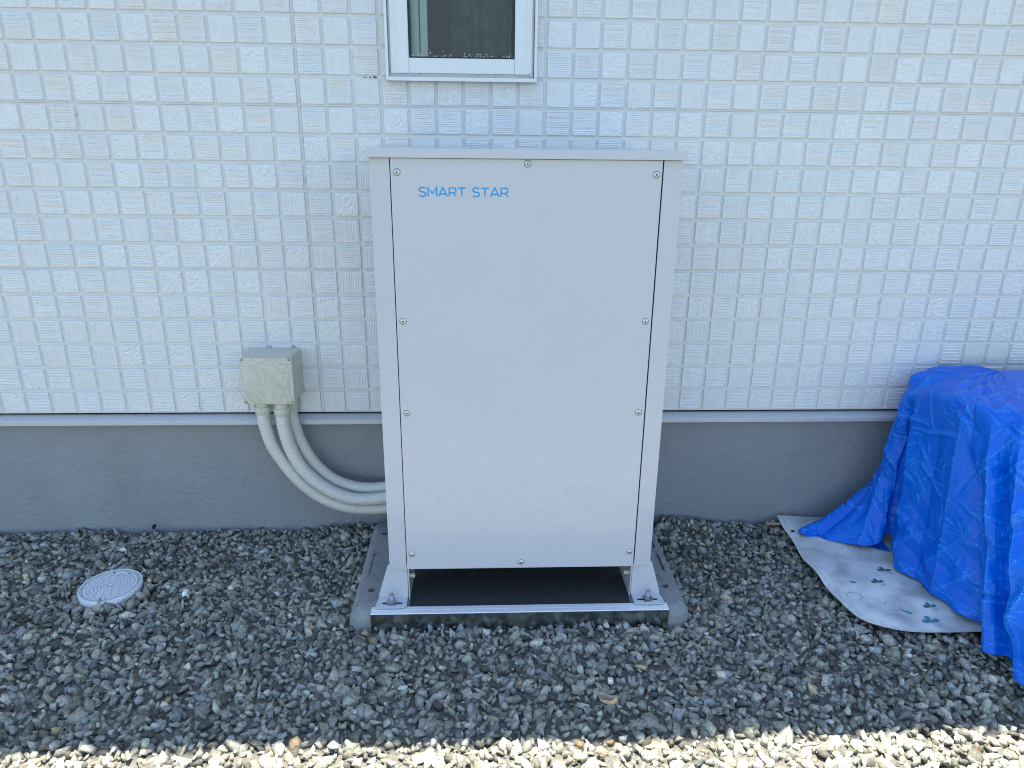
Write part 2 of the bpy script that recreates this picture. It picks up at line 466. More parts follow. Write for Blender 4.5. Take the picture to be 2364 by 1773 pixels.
# tile relief -----------------------------------------------------
TW = 0.0335
def tile_mesh(kind, seed, lod=False):
    r = random.Random(seed)
    if lod:
        nx, nz = 1, 1
    else:
        nx, nz = {'H': (5, 26), 'R': (12, 12), 'V': (26, 4)}[kind]
    xs = [-TW+0.0014 + (2*TW-0.0028)*i/nx for i in range(nx+1)]
    zs = [-TW+0.0014 + (2*TW-0.0028)*j/nz for j in range(nz+1)]
    off = Vector((seed*7.3, seed*3.1, 0.5))
    amp = [r.uniform(0.5, 1.0) if r.random() > 0.12 else 0.1 for _ in range(40)]
    vs = []
    for j, z in enumerate(zs):
        for i, x in enumerate(xs):
            y = 0.0
            if not lod:
                q = Vector((x*105, 0, z*105)) + off
                n1 = mnoise.noise(q); n2 = mnoise.noise(q*2.7)
                if kind == 'H':
                    y = (-0.0017*amp[j//2] if j % 2 else 0.0003) + 0.0008*mnoise.noise(Vector((x*45, 0, z*160))+off)
                    z2 = z + 0.0008*mnoise.noise(Vector((x*60, 4, z*100))+off)
                elif kind == 'R':
                    y = -0.0022*abs(n1) - 0.0018*n2
                    z2 = z
                else:
                    y = (-0.0010*amp[i//2] if i % 2 else 0.0005) - 0.0012*abs(n1)
                    z2 = z
            else:
                z2 = z
            edge = i in (0, nx) or j in (0, nz)
            if edge: y = y*0.3; z2 = z
            vs.append((x, y, z2))
    fs = []
    W = nx+1
    for j in range(nz):
        for i in range(nx):
            fs.append((j*W+i, j*W+i+1, (j+1)*W+i+1, (j+1)*W+i))
    loop = [i for i in range(nx)] + [j*W+nx for j in range(nz)] + [nz*W+i for i in range(nx, 0, -1)] + [j*W for j in range(nz, 0, -1)]
    n0 = len(vs)
    for i in loop:
        x, y, z = vs[i]
        sx = (TW if x > 0 else -TW) if abs(x) > TW-0.0015 else x
        sz = (TW if z > 0 else -TW) if abs(z) > TW-0.0015 else z
        vs.append((sx, 0.0058, sz))
    m = len(loop)
    for a in range(m):
        b_ = (a+1) % m
        fs.append((loop[a], n0+a, n0+b_, loop[b_]))
    mb = MB(); mb.add(vs, fs)
    return mb
tile_mb = {}
for kd, n in (('H', 14), ('R', 14), ('V', 8)):
    tile_mb[kd] = [tile_mesh(kd, 10*n+s+ord(kd)) for s in range(n)]
tile_me = {kd: [mb.mesh('tile') for mb in l] for kd, l in tile_mb.items()}
for l in tile_me.values():
    for me in l:
        me.materials.append(M['tile'])
lod_mb = tile_mesh('R', 5, True)
ROWS_L = {0: 'RHRHRRHRHRHRH', 1: 'HHHRHRHHRHRHR', 2: 'RRHRHHRHRHRHR', 3: 'HRRHRHHRHRHRH', 4: 'RRHRHRRHRHHRH', 5: 'HHRHRHRRHRRHR'}   # from column -10
ROWS_R = {0: 'RHRHHRRHRHRHRH', 1: 'HRHRRHHRHRHRHR', 2: 'RRHRHRHHRHRRHH', 3: 'RHRHRHRRHRHRHR', 4: 'HRHRHRRHRHRHRH', 5: 'RHRHRHHRHRHHRR'}  # from column 14
def tile_kind(c, row):
    m = row % 6
    if -10 <= c <= 2: s = ROWS_L[m][c+10]
    elif 14 <= c <= 27: s = ROWS_R[m][c-14]
    elif c < -10: s = ROWS_L[m][(c+10) % 10]
    elif c > 27: s = ROWS_R[m][(c-14) % 14]
    else: s = 'HR'[(c+row+(c//5)) % 2]
    if s == 'R':
        s = 'V' if random.Random(c*131+m*17).random() < 0.36 else 'R'
    return s
cells = []
for row in range(-21, 12):
    for c in range(-59, 59):
        x = (c+0.5)*P; z = ZO + (12-row-0.5)*P
        if z + TW > HZ-0.03 or abs(x) > HX1-0.04: continue
        if WIN[0]+0.004 < x-TW and x+TW < WIN[1]-0.004 and WIN[2]+0.004 < z-TW and z+TW < WIN[3]-0.004: continue
        clip = None
        if x+TW > WIN[0]+0.004 and x-TW < WIN[1]-0.004 and z+TW > WIN[2]+0.004 and z-TW < WIN[3]-0.004:
            clip = True
        u, v, dep = in_view((x, 0, z))
        vis = -40 < u < W_PX+40 and -40 < v < H_PX
        hid = (855 < u < 1565 and v > 385) or (u > 2090 and v > 880) or (563 < u < 690 and v > 815)
        cells.append((dep, c, row, x, z, vis, hid, clip))
cells.sort(key=lambda q: (not (q[5] and not q[6]), q[0]))
rest = MB()
count = 0
def clip_verts(vs):
    """pull the part of a tile behind the window frame back to the frame's edge"""
    out = []
    a0, a1, b0, b1 = WIN[0]+0.006, WIN[1]-0.006, WIN[2]+0.005, WIN[3]-0.005
    cx = sum(p[0] for p in vs)/len(vs); cz = sum(p[2] for p in vs)/len(vs)
    for x, y, z in vs:
        if a0 < x < a1 and b0 < z < b1:
            ds = [(x-a0, 0), (a1-x, 1), (z-b0, 2), (b1-z, 3)]
            # move towards the side on which the tile stands
            if cz < b0+0.012 and cx > a0-0.02 and cx < a1+0.02 and (z-b0) < 2*TW: z = b0
            elif cx < (a0+a1)/2: x = a0
            else: x = a1
        out.append((x, y, z))
    return out
for dep, c, row, x, z, vis, hid, clip in cells:
    kd = tile_kind(c, row)
    vi = random.Random(c*977+row*31).randrange(len(tile_me[kd]))
    dx = rnd.uniform(-0.0003, 0.0003)
    if vis and not hid and count < 300 and not clip:
        o = bpy.data.objects.new('tile', tile_me[kd][vi])
        C.objects.link(o); o.parent = house
        o.location = (x+dx, 0, z)
        count += 1
    else:
        src = tile_mb[kd][vi] if vis else lod_mb
        vs = [(p[0]+x, p[1], p[2]+z) for p in src.v]
        if clip: vs = clip_verts(vs)
        rest.add(vs, src.f)
me = bpy.data.meshes.new('tile_field')
me.from_pydata(rest.v, [], rest.f)
tag(link('tile_field', me, M['tile'], house), kind='stuff')

# window ----------------------------------------------------------
x0, x1, z0, z1 = WIN
wf = MB()
wf.box(x0, x0+0.0075, -0.026, 0.06, z0, z1)
wf.box(x1-0.0075, x1, -0.026, 0.06, z0, z1)
wf.box(x0+0.0075, x1-0.0075, -0.026, 0.06, z1-0.0075, z1)
win = wf.build('window', M['alu'], house, bevel=0.0012)
sl_ = MB()
sl_.prism([(-0.027, z0+0.0002), (-0.027, z0+0.0095), (-0.0245, z0+0.0105), (-0.0225, z0+0.0095), (-0.0225, z0+0.004), (0.03, z0+0.006), (0.03, z0+0.0002)], x0+0.0078, x1-0.0078, 'x')
sl_.build('sill', M['alu'], win)
MB().box(x0+0.008, x1-0.008, -0.014, 0.03, z0+0.0075, z0+0.0215).build('track', M['alu_grey'], win, bevel=0.001)
def stile(xa, xb, flip):
    mb = MB()
    prof = [(0, -0.012), (0.006, -0.0165), (0.020, -0.0165), (0.024, -0.0185), (xb-xa-0.004, -0.0185), (xb-xa, -0.016), (xb-xa, 0.03), (0, 0.03)]
    poly = [((xb - q[0]) if flip else (xa + q[0]), q[1]) for q in prof]
    mb.prism(poly, z0+0.0195, z1-0.0085, 'z')
    return mb.build('stile', M['alu'], win, bevel=0.0008)
stile(x0+0.0085, 0.3085, False)
stile(0.5962, x1-0.0085, True)
MB().box(0.3088, 0.5959, -0.0172, 0.03, z0+0.0200, 1.0347+ZO).build('rail', M['alu'], win, bevel=0.001)
MB().box(0.3088, 0.5959, -0.0172, 0.03, z1-0.05, z1-0.0088).build('rail', M['alu'], win, bevel=0.001)
gk = MB()
pz0, pz1 = 1.0349+ZO, z1-0.0503
gk.box(0.3087, 0.3138, -0.012, 0.02, pz0, pz1)
gk.box(0.5910, 0.5960, -0.012, 0.02, pz0, pz1)
gk.box(0.3138, 0.5910, -0.012, 0.02, pz0, pz0+0.004)
gk.box(0.3138, 0.5910, -0.012, 0.02, pz1-0.004, pz1)
gk.build('gasket', M['gasket'], win)
MB().box(0.3120, 0.5930, 0.000, 0.005, pz0+0.002, pz1-0.002).build('pane', M['glass'], win)
MB().box(x1-0.020, x1-0.0095, -0.0205, -0.015, z0+0.0125, z0+0.0235).build('corner_clip', M['alu_grey'], win, bevel=0.0006)
# what stands right behind the pane
jb = MB()
jb.box(0.300, 0.3345, 0.035, 0.045, pz0-0.02, pz1)
jb.box(0.3380, 0.3575, 0.032, 0.045, pz0-0.02, pz1)
jb.box(0.300, 0.600, 0.04, 0.13, pz0-0.02, pz0-0.004)
jb.build('inner_frame', M['alu'], win)
cu = MB()
n = 36
vs = []
for j in (0, 1):
    for i in range(n+1):
        vs.append((0.42+0.20*i/n, 0.19+0.018*math.sin(i*1.3)+0.008*math.sin(i*2.9), (pz0-0.05) + j*(pz1-pz0+0.05)))
cu.add(vs, [(i, i+1, n+2+i, n+1+i) for i in range(n)])
cu.build('green_panel', M['green_panel'], win, smooth=True, angle=0)  # made-up panel; its green stands in for greenery reflected in the pane
sp = MB()
for i in range(46):
    t = rnd.random()
    px = 0.3145 + 0.275*(t**1.5 if rnd.random() < 0.75 else t)
    pzz = pz0 + 0.0042 + abs(rnd.gauss(0, 0.0035)) + (0.008 if rnd.random() < 0.12 else 0)
    ln, wd, an = rnd.uniform(0.0012, 0.0045), rnd.uniform(0.0006, 0.0013), rnd.uniform(0.2, 1.2)
    vs = []
    for kx in range(8):
        th = kx*math.pi/4
        a, b_ = ln*math.cos(th), wd*math.sin(th)
        vs.append((px+a*math.cos(an)-b_*math.sin(an), -0.0002, pzz+a*math.sin(an)+b_*math.cos(an)))
    vs.append((px, -0.0013, pzz))
    sp.add(vs, [(kx, (kx+1) % 8, 8) for kx in range(8)])
tag(sp.build('water_splash', M['splash'], win), kind='stuff')

gr = MB()
def fleck(x, z, ln, wd, an, y=-0.0012):
    vs = []
    for k in range(7):
        th = 2*math.pi*k/7; q_ = rnd.uniform(0.7, 1.2)
        a_, b_ = ln*math.cos(th)*q_, wd*math.sin(th)*q_
        vs.append((x+a_*math.cos(an)-b_*math.sin(an), y, z+a_*math.sin(an)+b_*math.cos(an)))
    gr.add(vs, [tuple(range(7))])
for i in range(26):
    fleck(0.26+rnd.random()*0.40, 0.905+ZO+rnd.random()*0.066, rnd.uniform(0.0006, 0.0016), rnd.uniform(0.0004, 0.001), rnd.random()*3, -0.0026)
for i in range(9):
    fleck(0.170+rnd.random()*0.05, 0.9855+ZO+rnd.uniform(-0.002, 0.002), rnd.uniform(0.0012, 0.0035), rnd.uniform(0.0008, 0.0014), rnd.uniform(-0.3, 0.3), 0.0040)
for i in range(30):
    fleck(rnd.uniform(-1.0, 2.1), 0.02+ZO+rnd.random()*1.15, rnd.uniform(0.0006, 0.0013), rnd.uniform(0.0005, 0.001), rnd.random()*3, -0.0026)
tag(gr.build('grime_flecks', M['dark_steel'], house), kind='stuff')

# ================================================================= concrete base
base = thing('equipment_base', 'low grey concrete base slab under the white cabinet, half sunk in gravel', 'base slab', (0.61, -0.27, 0))
def absb(mb, name, m, parent, **kw):
    """build in world coordinates, then hang under a parent that has its own location"""
    o = mb.build(name, m, None, **kw)
    o.parent = parent
    o.matrix_parent_inverse = Matrix.Translation(-Vector(parent.location))
    return o
def abso(o, parent):
    o.parent = parent
    o.matrix_parent_inverse = Matrix.Translation(-Vector(parent.location))
    return o
ST = ZO-0.382                      # slab top
def ring(x0, x1, y0, y1, z, ch=0.0):
    return [(x0+ch, y0, z), (x1-ch, y0, z), (x1, y0+ch, z), (x1, y1-ch, z), (x1-ch, y1, z), (x0+ch, y1, z), (x0, y1-ch, z), (x0, y0+ch, z)]
bm_ = MB()
rs = [ring(0.134, 1.083, -0.524, 0.006, -0.12, 0.02), ring(0.143, 1.074, -0.515, 0.0, ST-0.020, 0.022), ring(0.163, 1.054, -0.497, -0.018, ST, 0.018)]
vs = [p for r_ in rs for p in r_]
fs = [tuple(range(8))[::-1], tuple(range(16, 24))]
for j in range(2):
    for i in range(8):
        fs.append((j*8+i, j*8+(i+1) % 8, (j+1)*8+(i+1) % 8, (j+1)*8+i))
bm_.add(vs, fs)
cutters = []
for hx, hy in ((0.1906, -0.4055), (0.189, -0.098), (1.0284, -0.407), (1.0284, -0.100)):
    cutters.append(MB().lathe([(0.0098, ST-0.06), (0.0098, ST+0.02)], (hx, hy, 0), (0, 0, 1), 20))
cutters.append(MB().box(1.0385, 1.0470, -0.330, -0.235, ST-0.008, ST+0.02))
cutters.append(MB().box(1.0385, 1.0470, -0.205, -0.165, ST-0.008, ST+0.02))
cutters.append(MB().box(0.170, 0.1780, -0.330, -0.215, ST-0.004, ST+0.02))
me = cut(bm_.mesh('slab'), cutters)
bm = bmesh.new(); bm.from_mesh(me)
es = [e for e in bm.edges if len(e.link_faces) == 2 and R(20) < e.calc_face_angle(0) < R(80)]
bmesh.ops.bevel(bm, geom=es, offset=0.0025, segments=2, affect='EDGES', clamp_overlap=True)
bm.to_mesh(me); bm.free()
abso(link('slab', me, M['concrete']), base)
an = MB()
AT = ST+0.0035
an.prism([(-0.5200, -0.06), (-0.5176, -0.06), (-0.5176, AT-0.0024), (-0.5200, AT-0.0020)], 0.2035, 1.0115, 'x')
absb(an, 'bar_face', M['galv'], base)
an = MB()
an.prism([(-0.5206, AT-0.0022), (-0.4900, AT-0.0022), (-0.4900, AT), (-0.5040, AT), (-0.5043, AT-0.0006), (-0.5053, AT-0.0006), (-0.5056, AT), (-0.5196, AT), (-0.5206, AT-0.001)], 0.2035, 1.0115, 'x')
absb(an, 'bar_flange', M['zinc'], base)
absb(MB().box(0.3045, 0.9125, -0.4885, -0.03, ST-0.004, ST+0.0012), 'dark_floor', M['dark_plate'], base)  # near-black plate on the slab, between the legs

# ================================================================= cabinet
cab = thing('battery_cabinet', 'tall pale grey steel cabinet with blue lettering, standing on the concrete base', 'cabinet', (0.6085, -0.27, ST))
FY = -0.470
CX = 0.6085
zt, zbm = 0.7865+ZO, -0.2735+ZO
absb(MB().box(0.3006, 0.9152, FY, FY+0.016, zbm-0.0005, zt+0.0002), 'front_panel', M['paint'], cab, bevel=0.0012)
for s in (-1, 1):
    prof = [(0.2985, FY+0.001), (0.2520, FY+0.0125), (0.2520, -0.075), (0.2535, -0.075), (0.2535, FY+0.0145), (0.2985, FY+0.004)]
    if s > 0:
        prof = [(2*CX-q[0], q[1]) for q in prof]
    absb(MB().prism(prof, zbm, zt, 'z'), 'side_panel', M['paint'], cab)
cp = MB()
cp.prism([(0.2478, -0.4775), (0.9692, -0.4775), (0.9692, -0.066), (0.2478, -0.066)], 0.7875+ZO, 0.8080+ZO, 'z')
absb(cp, 'top_cover', M['paint'], cab, bevel=0.0014)
absb(MB().box(0.2545, 0.9625, -0.0748, -0.0733, zbm, zt), 'back_panel', M['paint'], cab)
absb(MB().box(0.2550, 0.9620, FY+0.0185, -0.077, zbm+0.012, zt-0.002), 'inner_body', M['dark_steel'], cab)
def screw(c, axis, r=0.0067):
    c = Vector(c); ax = Vector(axis)
    mb = MB()
    mb.lathe([(r*1.05, -0.001), (r*1.05, 0.0006), (r, 0.0007), (r*0.97, 0.0014), (r*0.75, 0.0027), (r*0.42, 0.0033), (r*0.34, 0.0033), (r*0.32, 0.0016)], c, ax, 20)
    o = absb(mb, 'screw', M['screw'], cab, smooth=True)
    rw = MB().lathe([(r*1.28, -0.0005), (r*1.28, 0.0003), (r*1.0, 0.00035)], c, ax, 20).build('washer_or_shade', M['ring_shade']); rw.parent = o  # dark ring that paints the shadow round the screw head
    h = MB(); h.lathe([(r*0.325, 0.0012), (r*0.325, 0.0022), (r*0.13, 0.0022), (r*0.11, 0.003)], c, ax, 6)
    s_ = h.build('socket', M['dark_steel'])
    s_.parent = o
    pass
    return o
for sx, sz in ((0.3147, .7563), (0.6085, .7775), (0.9018, .7560), (0.3157, .4138), (0.9008, .4138), (0.3160, .1780), (0.8998, .1770), (0.3145, -.2275), (0.6080, -.2560), (0.9028, -.2280)):
    screw((sx, FY, sz+ZO), (0, -1, 0))
for sz in (.7563, .4138, .1780, -.2275):
    screw((0.2520, FY+0.05, sz+ZO), (-1, 0, 0))
    screw((0.9650, FY+0.05, sz+ZO), (1, 0, 0))
# lettering
def ribbon(mb, pts, t, closed=False):
    n = len(pts)
    L_, R_ = [], []
    for i in range(n):
        a = Vector(pts[i-1] if (i > 0 or closed) else pts[i]); b_ = Vector(pts[(i+1) % n] if (i < n-1 or closed) else pts[i])
        d = (b_-a).normalized(); nn = Vector((-d.y, d.x))
        k = 1.0
        if 0 < i < n-1 or closed:
            d1 = (Vector(pts[i])-a).normalized(); k = 1/max(0.35, abs(d1.dot(d)))
        L_.append(Vector(pts[i])+nn*t*0.5*k); R_.append(Vector(pts[i])-nn*t*0.5*k)
    m = n if closed else n-1
    for i in range(m):
        j = (i+1) % n
        mb.append((L_[i], R_[i], R_[j], L_[j]))
def arc(cx, cy, rx, ry, a0, a1, n=10):
    return [(cx+rx*math.cos(R(a0+(a1-a0)*i/n)), cy+ry*math.sin(R(a0+(a1-a0)*i/n))) for i in range(n+1)]
GL = {
 'S': (0.98, [arc(0.49, 0.745, 0.40, 0.255, 25, 270, 14) [:-1] + arc(0.49, 0.245, 0.42, 0.245, 90, -155, 14)]),
 'M': (1.20, [[(0.06, 0), (0.06, 1), (0.60, 0.32), (1.14, 1), (1.14, 0)]]),
 'A': (1.16, [[(0.02, 0), (0.58, 1.0), (1.14, 0)], [(0.22, 0.27), (0.94, 0.27)]]),
 'R': (1.0, [[(0.06, 0), (0.06, 0.97), (0.52, 0.97)] + arc(0.56, 0.685, 0.36, 0.285, 90, -90, 10) + [(0.06, 0.40)], [(0.55, 0.40), (0.95, 0)]]),
 'T': (1.0, [[(0.02, 0.95), (0.98, 0.95)], [(0.5, 0.95), (0.5, 0)]]),
 ' ': (0.50, []),
}
quads = []
tx = 0.0
for ch in 'SMART STAR':
    wd, strokes = GL[ch]
    for st in strokes:
        qs = []
        ribbon(qs, st, 0.160)
        quads += [[(p[0]+tx, p[1]) for p in q] for q in qs]
    tx += wd + 0.16
tw = tx-0.16
sx, hz = 0.2035/tw, 0.0195
mb = MB()
for qi, q in enumerate(quads):
    yy = FY-0.00025-0.00001*(qi % 5)
    mb.add([(0.3620+p[0]*sx, yy, 0.7045+ZO+p[1]*hz) for p in q], [(0, 1, 2, 3)])
absb(mb, 'lettering', M['ink'], cab)

# legs
def leg(s, front=True):
    fy = -0.4560 if front else -0.110
    d = -1 if front else 1
    X = (lambda x: x) if s < 0 else (lambda x: 2*CX-x)
    zf = ST+0.010
    mb = MB()
    # trapezoid plate
    poly = [(0.2470, -0.268+ZO), (0.2995, -0.268+ZO), (0.2985, zf), (0.2186, zf), (0.2186, zf+0.008)]
    mb.prism([(X(a), b_) for a, b_ in poly], fy, fy+0.0025*(-d), 'y')
    # return plate
    mb.box(min(X(0.3008), X(0.3034)), max(X(0.3008), X(0.3034)), min(fy+0.01*d*0.2, fy-0.10*d), max(fy+0.01*d*0.2, fy-0.10*d), zf-0.006, -0.2745+ZO)
    me = mb.mesh('leg')
    # foot flange with a slot
    fl_ = MB()
    xa, xb = 0.2130, 0.2985
    c = 0.010
    ya, yb = fy, fy+d*0.0465
    out = [(xa+0.005, ya), (xb-0.001, ya), (xb-0.001, yb-d*c), (xb-0.003-c*0.3, yb-d*c*0.3), (xb-0.001-c, yb), (xa+c, yb), (xa+c*0.3, yb-d*c*0.3), (xa, yb-d*c)]
    fl_.prism([(X(a), b_) for a, b_ in out], zf-0.0026, zf, 'z')
    yc = fy+d*0.026
    sl = []
    for a0, cxx in ((90, 0.2345), (-90, 0.2810)):
        for t in range(7):
            th = R(a0 + t*30)
            sl.append((cxx+0.0052*math.cos(th), yc+0.0052*math.sin(th)))
    cm = MB().prism([(X(a), b_) for a, b_ in sl], zf-0.01, zf+0.01, 'z')
    fme = cut(fl_.mesh('f'), [cm])
    bm = bmesh.new(); bm.from_mesh(me); bm.from_mesh(fme); bm.to_mesh(me); bm.free()
    o = abso(link('leg', me, M['paint']), cab)
    def sub(m_, name, mt, **kw):
        q = m_.build(name, mt, **kw)
        q.parent = o
        return q
    bx = X(0.2570)
    wq = MB(); t = R(8)*s
    cs = [(-0.0125, -0.0125), (0.0125, -0.0125), (0.0125, 0.0125), (-0.0125, 0.0125)]
    wq.prism([(bx+a*math.cos(t)-b_*math.sin(t), yc+a*math.sin(t)+b_*math.cos(t)) for a, b_ in cs], zf+0.0002, zf+0.0024, 'z')
    sub(wq, 'washer_or_shade', M['steel'], bevel=0.0006)
    nt_ = MB(); nt_.lathe([(0.0104, zf+0.0026), (0.0116, zf+0.0034), (0.0116, zf+0.0106), (0.0104, zf+0.0116), (0.0060, zf+0.0118)], (bx, yc, 0), (0, 0, 1), 6)
    sub(nt_, 'nut', M['steel'])
    bl = MB()
    pr = []
    for i in range(10):
        pr += [(0.0064, zf+0.008+i*0.0020), (0.0057, zf+0.0090+i*0.0020)]
    pr += [(0.0054, zf+0.0290), (0.003, zf+0.0300)]
    bl.lathe(pr, (bx, yc, 0), (0, 0, 1), 16)
    sub(bl, 'bolt', M['steel'])
    sub(MB().box(bx-0.012, bx+0.012, yc-0.010, yc+0.010, ST+0.0004, zf-0.003), 'spacer', M['dark_steel'])
    st_ = MB().lathe([(0.0065, 0.0), (0.0065, 0.013), (0.006, 0.0135)], (X(0.3036), fy+(-d)*0.022, -0.316+ZO), (-s, 0, 0), 10)
    sub(st_, 'stud', M['pvc'])
    return o
for s in (-1, 1):
    leg(s, True); leg(s, False)

# ================================================================= junction box
jbx = thing('junction_box', 'beige square plastic junction box on the tiled wall, left of the cabinet', 'junction box', (-0.131, -0.05, 0.07+ZO))
def rrect(x0, x1, z0, z1, r, n=5):
    pts = []
    for cx, cz, a in ((x1-r, z1-r, 0), (x0+r, z1-r, 90), (x0+r, z0+r, 180), (x1-r, z0+r, 270)):
        for i in range(n+1):
            th = R(a+90*i/n); pts.append((cx+r*math.cos(th), cz+r*math.sin(th)))
    return pts
ba, bb = rrect(-0.2205, -0.0530, 0.0700+ZO, 0.2150+ZO, 0.010), rrect(-0.2045, -0.0568, 0.0715+ZO, 0.2135+ZO, 0.007)
mb = MB(); n = len(ba)
mb.add([(x, -0.0012, z) for x, z in ba] + [(x, -0.1015, z) for x, z in bb], [tuple(range(n)), tuple(range(n, 2*n))[::-1]] + [(i, (i+1) % n, n+(i+1) % n, n+i) for i in range(n)])
absb(mb, 'body', M['pvc'], jbx, smooth=True)
mb = MB(); cv = rrect(-0.2064, -0.0550, 0.0695+ZO, 0.2152+ZO, 0.0065)
mb.prism(cv, -0.1115, -0.1017, 'y')
absb(mb, 'cover', M['cover'], jbx, bevel=0.0015, smooth=True)
for sx in (-0.1990, -0.0625):
    for sz in (0.0765, 0.2085):
        c = Vector((sx, -0.1115, sz+ZO))
        o = absb(MB().lathe([(0.0034, -0.0005), (0.0034, 0.0004), (0.0024, 0.0009)], c, (0, -1, 0), 14), 'screw', M['dark_steel'], jbx)
        q = MB(); a = 0.6 + rnd.random()
        for t in (a, a+math.pi/2):
            d = Vector((math.cos(t), 0, math.sin(t)))*0.0030; e = Vector((-math.sin(t), 0, math.cos(t)))*0.0007
            q.add([c+d+e+Vector((0, -0.0011, 0)), c+d-e+Vector((0, -0.0011, 0)), c-d-e+Vector((0, -0.00112, 0)), c-d+e+Vector((0, -0.00112, 0))], [(0, 1, 2, 3)])
        h = q.build('cross_slot', M['steel']); h.parent = o
for bx in (-0.147, -0.078):
    absb(MB().lathe([(0.004, 0), (0.004, 0.010), (0.003, 0.012)], (bx, -0.0005, 0.2185+ZO), (0, -1, 0), 12), 'mounting_lug', M['pvc'], jbx)

# conduits
def spline(pts, n=360):
    pts = [Vector(p) for p in pts]
    out = []
    pp = [pts[0]*2-pts[1]] + pts + [pts[-1]*2-pts[-2]]
    for i in range(1, len(pp)-2):
        for k in range(40):
            t = k/40
            a, b_, c, d = pp[i-1], pp[i], pp[i+1], pp[i+2]
            out.append(0.5*((2*b_) + (c-a)*t + (2*a-5*b_+4*c-d)*t*t + (3*b_-a-3*c+d)*t**3))
    out.append(pts[-1])
    for _ in range(30):
        out = [out[0]] + [(out[i-1]+out[i]*2+out[i+1])/4 for i in range(1, len(out)-1)] + [out[-1]]
    s = [0.0]
    for i in range(1, len(out)): s.append(s[-1]+(out[i]-out[i-1]).length)
    res, tot, j = [], s[-1], 0
    for k in range(n+1):
        q = tot*k/n
        while j < len(s)-2 and s[j+1] < q: j += 1
        f = (q-s[j])/max(1e-9, s[j+1]-s[j])
        res.append(out[j].lerp(out[j+1], f))
    return res, tot
def conduit(label, pts, yv, ztop, r0=0.0188):
    p3 = [(x, yv, z) for x, z in pts]
    root = thing('corrugated_conduit', label, 'conduit', (pts[0][0], yv, pts[0][1]), 'corrugated conduits from the junction box to the cabinet')
    pth, tot = spline(p3, 10)
    nr = int(tot/0.0058)
    path, tot = spline(p3, nr*4)
    vs, fs = [], []
    nn = 22
    rr = (r0+0.0003, r0+0.0015, r0+0.0017, r0+0.0006)
    for i, p in enumerate(path):
        tg = (path[min(i+1, len(path)-1)]-path[max(i-1, 0)]).normalized()
        a = Vector((0, 1, 0)); b_ = tg.cross(a).normalized()
        for k in range(nn):
            th = 2*math.pi*k/nn
            vs.append(p + (a*math.cos(th)+b_*math.sin(th))*rr[i % 4])
    for i in range(len(path)-1):
        for k in range(nn):
            k2 = (k+1) % nn
            fs.append((i*nn+k, i*nn+k2, (i+1)*nn+k2, (i+1)*nn+k))
    mb = MB(); mb.add(vs, fs)
    absb(mb, 'hose', M['hose'], root, smooth=True, angle=60)
    x, z = pts[0]; xl, zl = pts[1]
    z1_ = 0.0715+ZO
    ct = MB().lathe([(0.0205, -0.002), (0.0205, 0.022), (0.0242, 0.0226), (0.0248, 0.024), (0.0242, 0.043), (0.0222, 0.0455), (0.0150, 0.046)], (x, yv, z1_), (xl-x, 0, -0.09), 28)
    co = absb(ct, 'connector', M['pvc'], root, smooth=True)
    rb = MB()
    for s in (-1, 1):
        rb.box(x+s*0.0225-0.0011, x+s*0.0225+0.0011, yv-0.004, yv+0.004, z1_-0.034, z1_-0.0005)
    q = rb.build('latch', M['pvc']); q.parent = co
    return root
A_ = [(-0.166, 0.460), (-0.167, 0.42), (-0.163, 0.388), (-0.150, 0.333), (-0.120, 0.274), (-0.077, 0.210), (-0.020, 0.156), (0.040, 0.124), (0.102, 0.109), (0.190, 0.110), (0.275, 0.122)]
B_ = [(-0.104, 0.460), (-0.106, 0.425), (-0.103, 0.390), (-0.092, 0.333), (-0.069, 0.275), (-0.032, 0.225), (0.018, 0.183), (0.074, 0.156), (0.127, 0.148), (0.194, 0.154), (0.275, 0.168)]
C_ = [(-0.093, 0.445), (-0.088, 0.407), (-0.076, 0.351), (-0.058, 0.304), (-0.026, 0.248), (0.023, 0.200), (0.079, 0.174), (0.134, 0.165), (0.189, 0.168), (0.275, 0.178)]
conduit('outer beige corrugated conduit, lowest of the three curving to the cabinet', A_, -0.066, 0)
conduit('front beige corrugated conduit, middle of the three curving to the cabinet', B_, -0.0815, 0)
conduit('rear beige corrugated conduit, closest to the wall and highest of the three', C_, -0.0395, 0)

# ================================================================= drain cover
dc = (-0.5690, -0.3345)
DR = 0.0835
DZ = 0.0140
drain = thing('drain_cover', 'round white plastic drain cover with ringed brick pattern lying in the gravel', 'drain cover', (dc[0], dc[1], 0))
absb(MB().lathe([(DR-0.004, -0.06), (DR, DZ-0.014), (DR+0.0005, DZ-0.003), (DR-0.001, DZ), (DR-0.0055, DZ), (DR-0.006, DZ-0.003), (DR-0.0062, DZ-0.02)], (*dc, 0), (0, 0, 1), 72), 'rim', M['lid'], drain, smooth=True)
lid = absb(MB().lathe([(DR-0.0065, DZ-0.012), (DR-0.0065, DZ-0.0012), (DR-0.0075, DZ-0.0006), (DR-0.0095, DZ-0.0006), (DR-0.0100, DZ-0.0030), (0.002, DZ-0.0030)], (*dc, 0), (0, 0, 1), 72), 'lid', M['groove'], drain, smooth=True)
br = MB()
rings = [(0.0705, 0.0625, 16), (0.0612, 0.0532, 16), (0.0519, 0.0440, 14), (0.0427, 0.0350, 12), (0.0337, 0.0262, 10), (0.0249, 0.0178, 8), (0.0165, 0.0098, 7)]
